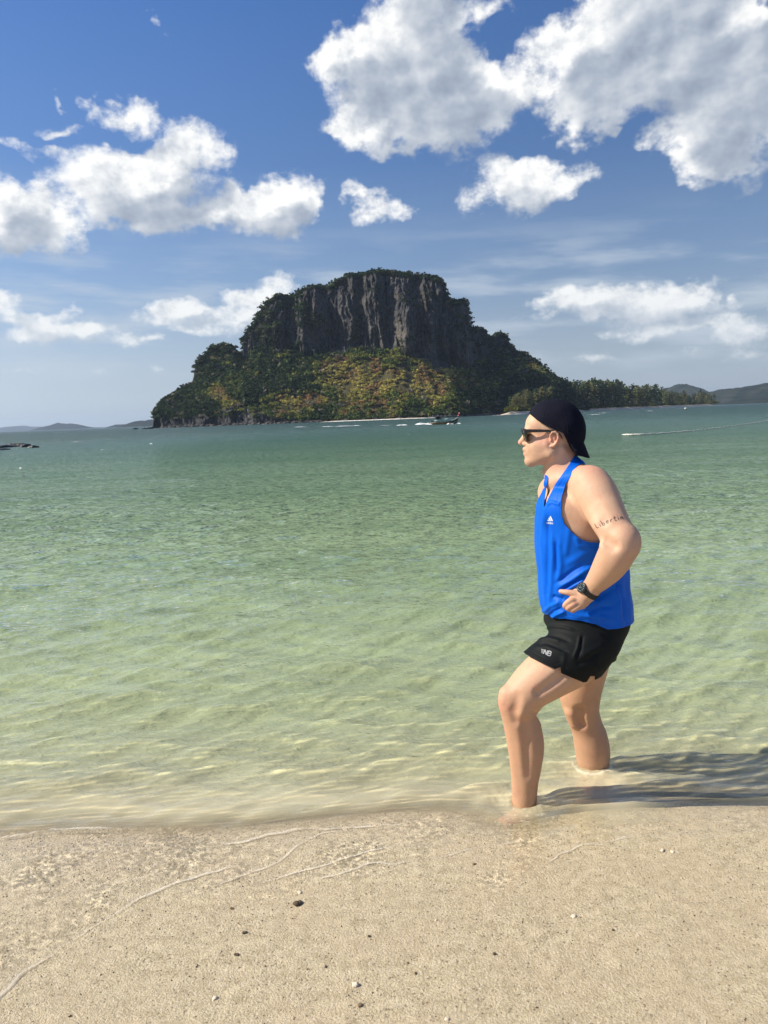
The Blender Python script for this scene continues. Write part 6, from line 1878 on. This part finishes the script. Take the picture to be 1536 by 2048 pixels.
# ---------------------------------------------------------------- watch
wc, _ = bp(1178.5, 1180.5, 2.82, 1)
ax = P(1192, 1166, 2.80) - P(1168, 1190, 2.826); ax /= np.linalg.norm(ax)
vd = CAM - wc; vd /= np.linalg.norm(vd)
e1 = np.cross(ax, vd); e1 /= np.linalg.norm(e1)           # across the wrist, in the picture plane
if e1[0] > 0: e1 = -e1                                    # towards the upper left
e2 = np.cross(e1, ax); e2 = e2 if e2 @ vd > 0 else -e2
ps = S(1180, 1180, 2.82)
m_strap = simple_mat('black_rubber', (.012, .012, .013), .5, .4, var=.2)
m_case = simple_mat('dark_metal_case', (.02, .024, .024), .3, .5, var=.2)
m_glass = simple_mat('watch_glass', (.008, .02, .02), .08, .6, var=.1)
m_mark = simple_mat('watch_marks', (.35, .33, .30), .5, .3)
wt = bpy.data.objects.new('watch', None); C.objects.link(wt); wt.parent = man; wt.location = Vector(wc) - Vector(man.location); wt.empty_display_size = .03
def wpart(name, v, f, mat, smooth=True):
    o = link(name, mesh_np(name, v, f, smooth), mat); o.parent = wt; o.matrix_parent_inverse = Matrix.Translation(-Vector(wc)); return o
vs, fs = [], []
n = 40
for i in range(n):
    a = 2 * math.pi * i / n
    dr = e1 * math.cos(a) + e2 * math.sin(a)
    r0 = 19.2 * ps; r1 = 21.2 * ps
    for r, h in ((r0, -5.2), (r1, -5.2), (r1, 5.2), (r0, 5.2)):
        vs.append(wc + dr * r + ax * (h * ps))
for i in range(n):
    j = (i + 1) % n
    for k in range(4): fs.append([i * 4 + k, i * 4 + (k + 1) % 4, j * 4 + (k + 1) % 4, j * 4 + k])
wpart('strap', np.array(vs), np.array(fs), m_strap, False)
# round case on the outer side of the wrist, facing up-left and a little to the camera
nd = e1 * .62 + e2 * .78; nd /= np.linalg.norm(nd)
t1 = ax; t2 = np.cross(nd, t1)
cc = wc + nd * 20.0 * ps
def disc(r0, r1, h0, h1, n=28):
    vs = []; fs = []
    for (r, h) in ((r0, h0), (r1, h1)):
        for i in range(n):
            a = 2 * math.pi * i / n
            vs.append(cc + nd * h * ps + (t1 * math.cos(a) + t2 * math.sin(a)) * r * ps)
    for i in range(n): fs.append([i, (i + 1) % n, n + (i + 1) % n, n + i])
    return vs, fs
def lathe(prof, n=28):
    vs = []; fs = []
    for r, h in prof:
        for i in range(n):
            a = 2 * math.pi * i / n
            vs.append(cc + nd * h * ps + (t1 * math.cos(a) + t2 * math.sin(a)) * r * ps)
    for k in range(len(prof) - 1):
        for i in range(n): fs.append([k * n + i, k * n + (i + 1) % n, (k + 1) * n + (i + 1) % n, (k + 1) * n + i])
    return np.array(vs), np.array(fs)
v_, f_ = lathe([(.1, -1), (10.2, -1), (11, .5), (11, 4), (10.2, 5.6), (8.6, 5.6), (8.4, 4.8)]); wpart('case', v_, f_, m_case)
v_, f_ = lathe([(8.5, 4.9), (4, 5.0), (.05, 5.05)]); wpart('watch_face', v_, f_, m_glass)
ms = []
for i in range(12):
    a = 2 * math.pi * i / 12; dr = t1 * math.cos(a) + t2 * math.sin(a); tg = np.cross(nd, dr)
    c0 = cc + dr * 7.0 * ps + nd * 5.15 * ps
    q = [c0 + dr * x * ps + tg * y * ps + nd * z * ps for z in (0, .15) for x, y in ((-.9, -.35), (.9, -.35), (.9, .35), (-.9, .35))]
    ms.append(box8(q))
for (dx, dy, lx, ly) in ((-1.8, 2.0, 1.1, .3), (-1.8, .6, 1.1, .3), (1.6, 1.8, .3, 1.3), (.6, -1.8, .9, .35)):
    c0 = cc + (t1 * dx + t2 * dy) * ps + nd * 5.2 * ps
    q = [c0 + t1 * x * ps + t2 * y * ps + nd * z * ps for z in (0, .15) for x, y in ((-lx, -ly), (lx, -ly), (lx, ly), (-lx, ly))]
    ms.append(box8(q))
v_, f_ = join(ms); wpart('watch_marks', v_, f_, m_mark, False)
